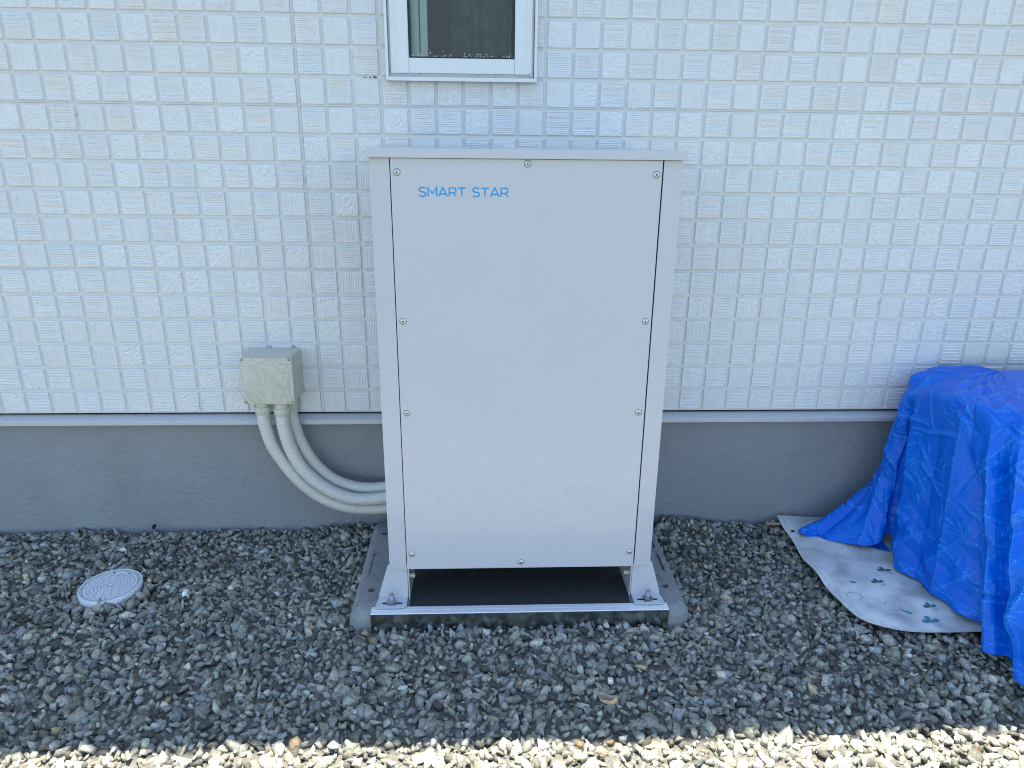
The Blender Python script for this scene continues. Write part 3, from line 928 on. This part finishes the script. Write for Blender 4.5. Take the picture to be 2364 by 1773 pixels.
for ri, (ro, rin, nb) in enumerate(rings):
    for b_ in range(nb):
        a0 = 2*math.pi*(b_ + 0.5*(ri % 2))/nb + 0.25; a1 = a0 + 2*math.pi/nb - 0.0016/((ro+rin)/2)
        am = (a0+a1)/2
        if 1.15 < (am % (2*math.pi)) < 1.95 and ri in (0, 1): continue
        vs = []
        for rr_, zz in ((ro, DZ-0.004), (ro-0.0004, DZ-0.0008), (rin+0.0004, DZ-0.0008), (rin, DZ-0.004)):
            for t in range(4):
                th = a0+(a1-a0)*t/3
                vs.append((dc[0]+rr_*math.cos(th), dc[1]+rr_*math.sin(th), zz))
        fs = []
        for j in range(3):
            for t in range(3):
                fs.append((j*4+t, j*4+t+1, (j+1)*4+t+1, (j+1)*4+t))
        fs += [(0, 4, 8, 12), (3, 15, 11, 7)]
        br.add(vs, fs)
vs = [(dc[0]+0.0072*math.cos(2*math.pi*k/16), dc[1]+0.0072*math.sin(2*math.pi*k/16), DZ-0.0008) for k in range(16)]
br.add(vs, [tuple(range(16))])
vs = []
for t in range(9):
    th = 1.20+0.70*t/8
    for rr_ in (0.0535, 0.0700):
        vs.append((dc[0]+rr_*math.cos(th), dc[1]+rr_*math.sin(th), DZ-0.0008))
br.add(vs, [(2*t, 2*t+1, 2*t+3, 2*t+2) for t in range(8)])
q = br.build('brick_relief', M['lid']); q.parent = lid; tag(q, kind='stuff')

# ================================================================= printed mat
mat_left = [(0.004, 1.518), (-0.06, 1.514), (-0.121, 1.511), (-0.271, 1.508), (-0.39, 1.507), (-0.438, 1.510), (-0.49, 1.516), (-0.533, 1.530), (-0.560, 1.550), (-0.576, 1.574), (-0.592, 1.620), (-0.602, 1.665), (-0.609, 1.755)]
def mat_x(y):
    ys = [-a for a, _ in mat_left]; xs = [b_ for _, b_ in mat_left]
    return float(np.interp(-y, ys, xs))
def mat_h(x, y):
    e = max(0.0, 1 - (x-mat_x(y))/0.10)
    h = 0.015 + 0.006*math.sin(9*x+4*y) + 0.004*math.sin(21*y+6*x)
    h += 0.006*e*max(0, math.sin((y+0.02)*11))
    h += 0.010*math.exp(-((x-1.57)**2+(y+0.55)**2)/0.004)
    h += 0.004*math.sin(y*38+1)*e
    return h
NYm, NXm = 90, 50
vs = []
for j in range(NYm+1):
    y = 0.004 - 0.613*(j/NYm)**0.9
    xl = mat_x(y)
    for i in range(NXm+1):
        x = xl + (2.25-xl)*(i/NXm)**1.3
        vs.append((x, y, mat_h(x, y)))
n0 = len(vs)
vs += [(p[0]+0.0008, p[1]+0.0008, p[2]-0.0035) for p in vs]
fs = []
Wm = NXm+1
for j in range(NYm):
    for i in range(NXm):
        a = j*Wm+i
        fs.append((a, a+Wm, a+Wm+1, a+1)); fs.append((n0+a, n0+a+1, n0+a+Wm+1, n0+a+Wm))
edge = [j*Wm for j in range(NYm+1)] + [NYm*Wm+i for i in range(1, NXm+1)] + [j*Wm+NXm for j in range(NYm-1, -1, -1)] + [i for i in range(NXm-1, 0, -1)]
for a, b_ in zip(edge, edge[1:]+edge[:1]):
    fs.append((a, b_, n0+b_, n0+a))
mb = MB(); mb.add(vs, fs)
floor_mat = thing('printed_mat', 'grimy pale vinyl mat printed with clovers, sticking out from under the blue tarp', 'mat', (1.62, -0.3, 0.01))
absb(mb, 'sheet', M['mat'], floor_mat, smooth=True, angle=50)
def decal(polys, name, m):
    mb = MB()
    for pl in polys:
        vs = [(x, y, mat_h(x, y)+0.0009) for x, y in pl]
        cx, cy = sum(p[0] for p in pl)/len(pl), sum(p[1] for p in pl)/len(pl)
        vs.append((cx, cy, mat_h(cx, cy)+0.0009)); n = len(pl)
        mb.add(vs, [(i, (i+1) % n, n) for i in range(n)])
    return absb(mb, name, m, floor_mat)
def petal(cx, cy, a, L_, wd):
    out = []
    for t in range(14):
        th = 2*math.pi*t/14
        u = L_*(0.5-0.5*math.cos(th)); v = wd*math.sin(th)*(0.35+0.65*u/L_)
        out.append((cx+u*math.cos(a)-v*math.sin(a), cy+u*math.sin(a)+v*math.cos(a)))
    return out
def line(pts, t):
    qs = []
    ribbon(qs, pts, t)
    return [[(p[0], p[1]) for p in q] for q in qs]
green, blue, grey = [], [], []
for cx, cy, s, dst in ((1.719, -0.330, 1.2, green), (1.722, -0.566, 1.3, blue), (1.664, -0.393, 1.05, green), (1.753, -0.508, 1.0, green), (1.80, -0.42, 1.0, green)):
    for a in (20, 100, 165, 265):
        if a == 265: grey += line([(cx, cy), (cx+0.004*s, cy-0.012*s), (cx+0.012*s, cy-0.018*s)], 0.0016)
        else: dst.append(petal(cx, cy, R(a), 0.019*s, 0.0075*s))
    grey += line(petal(cx, cy, R(318), 0.018*s, 0.006*s), 0.0012)
blue.append(petal(1.580, -0.383, R(-15), 0.022, 0.006)); blue.append(petal(1.664, -0.512, R(-35), 0.032, 0.006))
for cx, cy, r_ in ((1.566, -0.450, 0.021), (1.652, -0.495, 0.021), (1.69, -0.20, 0.02), (1.60, -0.24, 0.018)):
    grey += line([(cx+r_*math.cos(t*0.42), cy+r_*0.9*math.sin(t*0.42)) for t in range(16)], 0.0013)
for i in range(60):
    y = -0.01-0.58*i/60
    if rnd.random() < 0.75:
        xx = mat_x(y)+0.012
        grey += line([(xx, y), (mat_x(y-0.008)+0.012, y-0.008)], 0.0012)
    if rnd.random() < 0.35:
        xx = mat_x(y)+0.028
        grey += line([(xx, y), (mat_x(y-0.007)+0.028+rnd.uniform(-.002, .002), y-0.007)], 0.0014)
for i in range(40):
    x, y = rnd.uniform(1.53, 1.70), -0.02-rnd.random()*0.22
    a = rnd.choice((0.2, 1.4, -0.4)); l_ = rnd.uniform(0.003, 0.010)
    grey += line([(x, y), (x+l_*math.cos(a), y+l_*math.sin(a))], 0.0013)
decal(green, 'clover_print', M['print_green']); decal(blue, 'leaf_print', M['print_blue']); tag(decal(grey, 'line_print', M['print_line']), kind='stuff')
absb(MB().lathe([(0.0062, 0.0), (0.0062, 0.0015), (0.0032, 0.0018), (0.003, 0.0004)], (1.533, -0.097, mat_h(1.533, -0.097)+0.0003), (0, 0, 1), 18), 'eyelet', M['dark_steel'], floor_mat)

# ================================================================= blue tarp
# hem and shoulder loops, walked from the wall round the near side to the wall again
hem = [(1.76, -0.004, 0.03), (1.66, -0.035, 0.025), (1.600, -0.070, 0.022), (1.549, -0.112, 0.016), (1.590, -0.138, 0.018), (1.641, -0.162, 0.020), (1.690, -0.190, 0.026), (1.728, -0.210, 0.034),
       (1.765, -0.216, 0.048), (1.800, -0.205, 0.062), (1.785, -0.232, 0.048), (1.768, -0.290, 0.032), (1.766, -0.345, 0.028), (1.778, -0.400, 0.030), (1.788, -0.452, 0.032), (1.797, -0.500, 0.030),
       (1.803, -0.540, 0.030), (1.832, -0.598, 0.030), (1.822, -0.625, 0.020), (1.815, -0.645, 0.014), (1.800, -0.690, 0.014), (1.820, -0.714, 0.022), (1.826, -0.748, 0.018), (1.808, -0.800, 0.012),
       (1.815, -0.860, 0.014), (1.90, -0.900, 0.014), (2.02, -0.860, 0.03), (2.15, -0.870, 0.014), (2.30, -0.82, 0.03), (2.45, -0.85, 0.014), (2.62, -0.80, 0.02), (2.76, -0.66, 0.014), (2.80, -0.45, 0.03), (2.85, -0.25, 0.014), (2.80, -0.004, 0.03)]
rim = [(1.965, -0.010, .155), (1.905, -0.030, .150), (1.872, -0.050, .147), (1.842, -0.070, .142), (1.826, -0.088, .135), (1.814, -0.105, .128), (1.804, -0.125, .118), (1.796, -0.145, .108),
       (1.800, -0.160, .110), (1.806, -0.178, .122), (1.803, -0.195, .133), (1.802, -0.220, .142), (1.804, -0.250, .150), (1.808, -0.285, .155), (1.813, -0.320, .160), (1.818, -0.350, .163),
       (1.823, -0.375, .165), (1.828, -0.400, .166), (1.833, -0.415, .166), (1.838, -0.430, .166), (1.846, -0.445, .166), (1.856, -0.458, .166), (1.868, -0.470, .166), (1.884, -0.482, .166),
       (1.905, -0.492, .166), (1.94, -0.500, .166), (2.02, -0.505, .168), (2.12, -0.51, .17), (2.25, -0.51, .17), (2.38, -0.50, .17), (2.50, -0.48, .17), (2.57, -0.42, .165), (2.60, -0.30, .16), (2.60, -0.15, .155), (2.56, -0.010, .155)]
pw = [1.6, 3.2, 4.0, 4.2, 4.0, 3.4, 2.9, 2.4, 1.6, 1.5, 1.4, 1.4, 1.4, 1.4, 1.3, 1.3, 1.3, 1.3, 1.3, 1.3, 1.3, 1.3, 1.3, 1.3] + [1.3]*11
def resample(loop, n):
    a = np.array(loop, float)
    # one parameter for all loops: index, refined by smooth (Catmull-Rom) interpolation
    t = np.linspace(0, len(a)-1, n)
    i = np.clip(t.astype(int), 0, len(a)-2); f = (t-i)[:, None]
    def g_(k): return a[np.clip(k, 0, len(a)-1)]
    p0, p1, p2, p3 = g_(i-1), g_(i), g_(i+1), g_(i+2)
    return 0.5*((2*p1)+(p2-p0)*f+(2*p0-5*p1+4*p2-p3)*f**2+(3*p1-p0-3*p2+p3)*f**3)
NA, NS, NT = 880, 220, 50
Hm, Rm = resample(hem, NA), resample(rim, NA)
Rm[:, 2] += ZO
pwr = np.interp(np.linspace(0, len(pw)-1, NA), range(len(pw)), pw)[:, None]
s = np.linspace(0, 1, NS)[None, :]
hz_ = Rm[:, 2:3] + (Hm[:, 2:3]-Rm[:, 2:3])*s
# rounded shoulder, then a fall that flares towards the hem
fl_ = s**pwr
px_ = Rm[:, 0:1] + (Hm[:, 0:1]-Rm[:, 0:1])*fl_
py_ = Rm[:, 1:2] + (Hm[:, 1:2]-Rm[:, 1:2])*fl_
side = np.stack([px_, py_, hz_], -1)                       # NA x NS x 3
# top: shrink the rim towards a spine
tt = np.linspace(0, 1, NT)[None, :]                        # 0 centre, 1 rim
spx = np.clip(Rm[:, 0:1], 2.05, 2.45); spy = np.full_like(spx, -0.16)
tx_ = spx + (Rm[:, 0:1]-spx)*tt; ty_ = spy + (Rm[:, 1:2]-spy)*tt
tz_ = np.full_like(tx_, 0.0) + (0.186+ZO) + (Rm[:, 2:3]-(0.186+ZO))*tt**2.2
top = np.stack([tx_, ty_, tz_], -1)[:, :-1]
grid = np.concatenate([top, side], 1)
def smooth_rows(gr, it, lo, hi):
    for _ in range(it):
        gr[:, lo:hi] = 0.25*gr[:, lo-1:hi-1]+0.5*gr[:, lo:hi]+0.25*gr[:, lo+1:hi+1]
    return gr
grid = smooth_rows(grid, 60, NT-14, NT+16)
# arc lengths give cloth coordinates
da = np.linalg.norm(np.diff(grid[:, NT+NS//2], axis=0), axis=1); U = np.concatenate([[0], np.cumsum(da)])[:, None]*np.ones((1, grid.shape[1]))
ds = np.linalg.norm(np.diff(grid, axis=1), axis=2); Vc = np.concatenate([np.zeros((NA, 1)), np.cumsum(ds, 1)], 1)
Vc = Vc - Vc[:, NT:NT+1]                                     # 0 at the shoulder
def normals(gr):
    gu = np.gradient(gr, axis=0); gv = np.gradient(gr, axis=1)
    nn = np.cross(gu, gv); nn /= np.linalg.norm(nn, axis=2, keepdims=True)+1e-12
    return nn
nrm = normals(grid)
if nrm[NA//3, NT+NS//2, 0] > 0: nrm = -nrm                   # outwards is -x on the left side
disp = np.zeros(U.shape)
below = np.clip(Vc/0.10, 0, 1)
# the big pleats that run from shoulder to hem
I_ = np.linspace(0, len(hem)-1, NA)[:, None]*np.ones((1, grid.shape[1])); SS = np.clip(Vc/0.55, 0, 1)
def pleat(i0, i1, wd, am, st=0.0):
    d = np.abs(I_-(i0+(i1-i0)*SS))/wd
    return am*np.clip(1-d, 0, 1)**1.3*np.clip((Vc-st)/0.10, 0, 1)
for a_ in ((8.2, 9.0, 1.3, -0.022, 0), (6.5, 6.3, 1.0, 0.014, 0), (4.6, 4.0, 0.8, -0.012, 0.1), (2.8, 3.0, 0.8, 0.010, 0.05), (10.4, 11.6, 1.2, 0.016, 0.0), (13.5, 12.7, 0.9, -0.010, 0.05),
           (16.0, 14.2, 1.1, 0.012, 0.0), (18.6, 17.2, 1.0, -0.014, 0.1), (20.2, 20.0, 1.2, 0.018, 0.02), (22.0, 21.3, 0.9, -0.018, 0.05), (23.6, 22.8, 1.0, 0.020, 0.0)):
    disp += pleat(*a_)
# hanging folds
trng = np.random.default_rng(5)
for _ in range(12):
    u0 = trng.uniform(0.0, U.max()); wdt = trng.uniform(0.012, 0.04); tilt = trng.uniform(-0.35, 0.35)
    amp_ = trng.uniform(0.004, 0.014)*trng.choice([1, 1, -0.8]); st_ = trng.uniform(-0.02, 0.22)
    d = np.abs(U-u0-tilt*Vc)/wdt
    disp += amp_*np.exp(-d**1.5)*np.clip((Vc-st_)/0.12, 0, 1)
# sharp storage creases at 45 degrees and across, short and long
def crease(u0, v0, ang, ln, wd, am):
    ca, sa = math.cos(ang), math.sin(ang)
    a = (U-u0)*ca + (Vc-v0)*sa; b_ = -(U-u0)*sa + (Vc-v0)*ca
    along = np.clip(1-(np.abs(a)/ln)**4, 0, 1)
    return am*np.clip(1-np.abs(b_)/wd, 0, 1)*along
for _ in range(330):
    u0, v0 = trng.uniform(0, U.max()), trng.uniform(-0.30, 0.72)
    ang = trng.choice([0.75, -0.75, 0.0, 1.57], p=[.36, .36, .14, .14]) + trng.normal(0, 0.16)
    ln = trng.uniform(0.02, 0.11); wd = trng.uniform(0.005, 0.018)
    k_ = 0.55 if v0 < 0.02 else 1.0
    disp += crease(u0, v0, ang, ln, wd, k_*trng.uniform(0.0015, 0.0065)*trng.choice([1, -1]))
for _ in range(900):
    u0, v0 = trng.uniform(0, U.max()), trng.uniform(-0.30, 0.72)
    disp += crease(u0, v0, trng.uniform(0, math.pi), trng.uniform(0.01, 0.035), trng.uniform(0.003, 0.010), (0.5 if v0 < 0.02 else 1.0)*trng.uniform(0.0007, 0.0028)*trng.choice([1, -1]))
# storage folds: a diamond quilting that comes and goes
def tri(t): return 2*np.abs(t-np.floor(t)-0.5)*2-1
ph = 0.25*np.sin(9*U+3*Vc)+0.2*np.sin(17*Vc-5*U)
mod = np.clip(0.5+0.6*np.sin(7.3*U+1.1)*np.sin(9.1*Vc+0.4)+0.3*np.sin(15*U-8*Vc), 0, 1)
disp += 0.0046*mod*(tri((U+0.9*Vc)/0.105+ph*0.4)+tri((U-0.9*Vc)/0.118-ph*0.4))
# facets
for _ in range(60):
    u0, v0 = trng.uniform(0, U.max()), trng.uniform(0.0, 0.7)
    rr_ = trng.uniform(0.03, 0.08)
    disp += trng.uniform(-0.010, 0.010)*np.clip(1-(np.abs(U-u0)+np.abs(Vc-v0))/rr_, 0, 1)
disp *= np.clip(0.25+0.75*np.clip((Vc+0.3)/0.3, 0, 1), 0, 1)
hemd = Vc[:, -1:]-Vc
disp += 0.0016*np.clip((0.030-hemd)/0.0025, 0, 1)                # doubled hem
wallfade = np.clip((-grid[:, :, 1]-0.012)/0.03, 0, 1)
grid = grid + nrm*(disp*wallfade)[:, :, None]
grid[:, :, 1] = np.minimum(grid[:, :, 1], -0.004)
grid[:, :, 2] = np.maximum(grid[:, :, 2], 0.010)
NR = grid.shape[1]
verts = grid.reshape(-1, 3)
ii, jj = np.meshgrid(np.arange(NA-1), np.arange(NR-1), indexing='ij')
a = (ii*NR+jj).ravel()
faces = np.stack([a, a+1, a+NR+1, a+NR], 1)
me = bpy.data.meshes.new('sheet')
me.from_pydata(verts.tolist(), [], faces.tolist())
uvl = me.uv_layers.new(name='UVMap')
li = np.empty(len(me.loops), np.int32); me.loops.foreach_get('vertex_index', li)
uvc = np.stack([U.reshape(-1)[li], Vc.reshape(-1)[li]], 1).astype(np.float32)
uvl.data.foreach_set('uv', uvc.ravel())
sm = disp.copy()
for _ in range(6):
    sm[1:-1, 1:-1] = (sm[1:-1, 1:-1]+sm[:-2, 1:-1]+sm[2:, 1:-1]+sm[1:-1, :-2]+sm[1:-1, 2:])/5
glint_wear = np.clip((disp-sm)/0.00035-0.25, 0, 1)                     # painted glints and rubbing on the ridges of the creases
wat = me.attributes.new('glint_wear', 'FLOAT', 'POINT'); wat.data.foreach_set('value', glint_wear.reshape(-1).astype(np.float32))
tarp = thing('tarp', 'wrinkled bright blue tarp draped over a knee-high bulk against the wall at the right', 'tarp', (2.2, -0.3, 0.0))
bm = bmesh.new(); bm.from_mesh(me); bmesh.ops.recalc_face_normals(bm, faces=bm.faces); bm.to_mesh(me); bm.free()
sh = link('sheet', me, M['tarp'], None, True, 0)
so = sh.modifiers.new('thickness', 'SOLIDIFY'); so.thickness = 0.0012; so.offset = 0
abso(sh, tarp)
# the loose corner folded under on the mat, with its eyelet
vs, fs = [], []
nu, nv = 30, 14
for i in range(nu+1):
    t = i/nu
    x = 1.560+0.235*t
    for j in range(nv+1):
        w_ = j/nv
        y = -0.122-0.105*t + w_*(0.012+0.11*t)
        z = mat_h(x, y) + 0.005 + 0.050*max(0, w_-0.35)*t**1.3 + 0.006*math.sin(14*t+2*w_)*w_
        vs.append((x, y, z))
for i in range(nu):
    for j in range(nv):
        a = i*(nv+1)+j; fs.append((a, a+1, a+nv+2, a+nv+1))
mb = MB(); mb.add(vs, fs)
fo = absb(mb, 'folded_corner', M['tarp'], tarp, smooth=True, angle=0)
absb(MB().lathe([(0.007, 0.0), (0.007, 0.0015), (0.0036, 0.0018), (0.0034, 0.0004)], (1.618, -0.115, mat_h(1.618, -0.115)+0.0085), (0, 0, 1), 18), 'eyelet', M['steel'], tarp)

# ================================================================= small litter
def leaf(label, x, y, z, size, rot, curl, m=None, tilt=0.3):
    vs, fs = [], []
    n, k = 12, 6
    for i in range(n+1):
        t = i/n
        wd = math.sin(math.pi*min(1, t**0.8))**0.8*0.36*(1+0.2*math.sin(9*t))
        for j in range(k+1):
            v = -1+2*j/k
            cu = curl*(v*v)*0.5 + 0.35*curl*(t-0.5)**2*4
            vs.append((t-0.5, v*wd*(1-0.25*curl*abs(v)), cu*0.5+0.03*math.sin(8*t+3*v)))
    for i in range(n):
        for j in range(k):
            a = i*(k+1)+j; fs.append((a, a+1, a+k+2, a+k+1))
    mb = MB(); mb.add([(p[0]*size, p[1]*size, p[2]*size) for p in vs], fs)
    o = mb.build('dry_leaf', m or M['leaf'], None, smooth=True, angle=0)
    so = o.modifiers.new('thickness', 'SOLIDIFY'); so.thickness = 0.0006
    o.location = (x, y, z); o.rotation_euler = (tilt, -0.15, rot)
    tag(o, label, 'leaf')
    return o
leaf('curled tan dry leaf lying on the shaded gravel in front of the cabinet', 0.792, -0.842, 0.020, 0.046, -0.55, 1.5, None, 0.15)
leaf('small dark leaf scrap standing against the foundation at the left', -0.589, 0.002, 0.010, 0.022, 1.4, 0.4, M['gasket'], 1.2)
tw_ = MB(); tw_.lathe([(0.003, 0), (0.0048, 0.008), (0.0042, 0.045), (0.0025, 0.06)], (1.468, -0.032, 0.014), (1, -0.15, 0.06), 8)
tag(tw_.build('wood_splinter', M['wood'], None), 'short weathered wood splinter beside the corner of the printed mat', 'wood')

# ================================================================= gravel
def hfield(x, y):
    h = 0.004*np.sin(5.1*x+1.3)*np.sin(4.3*y) + 0.003*np.sin(13*x-7*y) - 0.008
    h += 0.030*np.exp(-((x-1.16)/0.16)**2-((y+0.01)/0.10)**2)
    h += 0.018*np.exp(-((x-0.07)/0.12)**2-((y+0.02)/0.08)**2)
    h += 0.006*np.exp(-((x-1.45)/0.25)**2-((y+0.0)/0.10)**2)
    return h
protos = []
for k in range(90):
    r = random.Random(900+k)
    bm = bmesh.new()
    npt = r.randint(8, 13)
    for _ in range(npt):
        v = Vector((r.gauss(0, 1), r.gauss(0, 1), r.gauss(0, 1))).normalized()
        p = r.uniform(0.8, 1.2)
        v = Vector([math.copysign(abs(c)**0.75, c) for c in v])*p
        bm.verts.new(v*0.5)
    bmesh.ops.convex_hull(bm, input=bm.verts)
    bmesh.ops.delete(bm, geom=[v for v in bm.verts if not v.link_faces], context='VERTS')
    bmesh.ops.triangulate(bm, faces=bm.faces)
    bm.verts.index_update()
    protos.append((np.array([v.co[:] for v in bm.verts]), np.array([[v.index for v in f.verts] for f in bm.faces])))
    bm.free()
GX0, GX1, GY0, GY1 = -1.75, 2.95, -1.75, 0.016
cell = 0.0156
nxg, nyg = int((GX1-GX0)/cell), int((GY1-GY0)/cell)
gx, gy = np.meshgrid(np.arange(nxg), np.arange(nyg), indexing='ij')
gx = GX0 + (gx.ravel()+0.5+rng.uniform(-.48, .48, gx.size))*cell
gy = GY0 + (gy.ravel()+0.5+rng.uniform(-.48, .48, gy.size))*cell
size = np.clip(rng.lognormal(math.log(0.0230), 0.32, gx.size), 0.010, 0.044)
gz = hfield(gx, gy) - rng.uniform(0.0, 0.014, gx.size) - 0.30*size + 0.004
# keep clear of the slab, the drain cover; under the mat and the tarp the stones lie lower
mx_ = np.array([mat_x(v) for v in gy])
onmat = (gx > mx_+0.004) & (gy > -0.612)
near = (gx > 0.147+0.0) & (gx < 1.070) & (gy > -0.519)
rd = np.hypot(gx-dc[0], gy-dc[1])
ind = rd < DR+0.001
gz = gz + np.where((rd < DR+0.03) & (gx+0.3*gy > dc[0]+0.3*dc[1]-0.02), 0.008, 0.0)
keep = ~near & ~ind & (gx < 2.9)
gz = np.where(onmat, np.minimum(gz, -0.30*size-0.004), gz)
gz = np.where((gx > 1.84) & (gy > -0.85), np.minimum(gz, -0.012), gz)
gx, gy, gz, size = gx[keep], gy[keep], gz[keep], size[keep]
nst = len(gx)
pid = rng.integers(0, len(protos), nst)
# random rotation matrices
q4 = rng.normal(size=(nst, 4)); q4 /= np.linalg.norm(q4, axis=1, keepdims=True)
w_, x_, y_, z_ = q4.T
RM = np.stack([np.stack([1-2*(y_**2+z_**2), 2*(x_*y_-z_*w_), 2*(x_*z_+y_*w_)], 1),
               np.stack([2*(x_*y_+z_*w_), 1-2*(x_**2+z_**2), 2*(y_*z_-x_*w_)], 1),
               np.stack([2*(x_*z_-y_*w_), 2*(y_*z_+x_*w_), 1-2*(x_**2+y_**2)], 1)], 1)
asp = np.stack([rng.uniform(1.0, 1.45, nst), rng.uniform(0.75, 1.0, nst), rng.uniform(0.5, 0.8, nst)], 1)*size[:, None]
tone = np.clip(rng.normal(0.250, 0.095, nst), 0.075, 0.55)
hue = rng.random(nst)
col = np.stack([tone*1.06, tone*1.03, tone*0.84, np.ones(nst)], 1)
wm = hue < 0.014; col[wm, :3] *= np.array([1.25, 0.98, 0.70])
bl_ = hue > 0.80; col[bl_, :3] *= np.array([0.92, 0.98, 1.08])
gn = (hue > 0.55) & (hue < 0.72); col[gn, :3] *= np.array([0.98, 1.04, 0.94])
wt = (hue > 0.05) & (hue < 0.085); col[wt, :3] *= 1.5
AV, AF, AC, off = [], [], [], 0
for k, (pv, pf) in enumerate(protos):
    idx = np.nonzero(pid == k)[0]
    if not len(idx): continue
    loc = pv[None]*asp[idx][:, None, :]
    wv = np.einsum('nij,nvj->nvi', RM[idx], loc) + np.stack([gx[idx], gy[idx], gz[idx]], 1)[:, None]
    wv[:, :, 1] = np.minimum(wv[:, :, 1], 0.0195)
    nv_ = len(pv)
    AV.append(wv.reshape(-1, 3))
    AF.append((pf[None]+(off+np.arange(len(idx))*nv_)[:, None, None]).reshape(-1, 3))
    AC.append(np.repeat(col[idx], nv_, axis=0))
    off += len(idx)*nv_
AV, AF, AC = np.concatenate(AV), np.concatenate(AF), np.concatenate(AC)
me = bpy.data.meshes.new('gravel')
me.vertices.add(len(AV)); me.vertices.foreach_set('co', AV.astype(np.float32).ravel())
me.loops.add(len(AF)*3); me.loops.foreach_set('vertex_index', AF.astype(np.int32).ravel())
me.polygons.add(len(AF)); me.polygons.foreach_set('loop_start', np.arange(0, len(AF)*3, 3, dtype=np.int32))
me.update(calc_edges=True)
ca = me.color_attributes.new('stone_colour', 'FLOAT_COLOR', 'POINT')
ca.data.foreach_set('color', AC.astype(np.float32).ravel())
bed = MB()
nb = 60
vs = []
for i in range(nb+1):
    for j in range(25):
        x = GX0+(GX1-GX0)*i/nb; y = GY0+(0.019-GY0)*j/24
        hz2 = float(hfield(np.array(x), np.array(y)))-0.012
        if 0.10 < x < 1.12 and y > -0.56: hz2 = -0.025
        if math.hypot(x-dc[0], y-dc[1]) < DR+0.05: hz2 = -0.024
        if x > 1.45: hz2 = min(hz2, -0.02)
        vs.append((x, y, hz2))
bed.add(vs, [(i*25+j, (i+1)*25+j, (i+1)*25+j+1, i*25+j+1) for i in range(nb) for j in range(24)])
tag(bed.build('gravel_bed', M['fines'], smooth=True, angle=0), 'fine grey stone dust between the gravel', 'gravel bed', kind='structure')
go = link('gravel', me, M['gravel'])
tag(go, 'grey crushed stone gravel covering the ground', 'gravel', kind='stuff')
print('stones', nst, 'tris', len(AF))
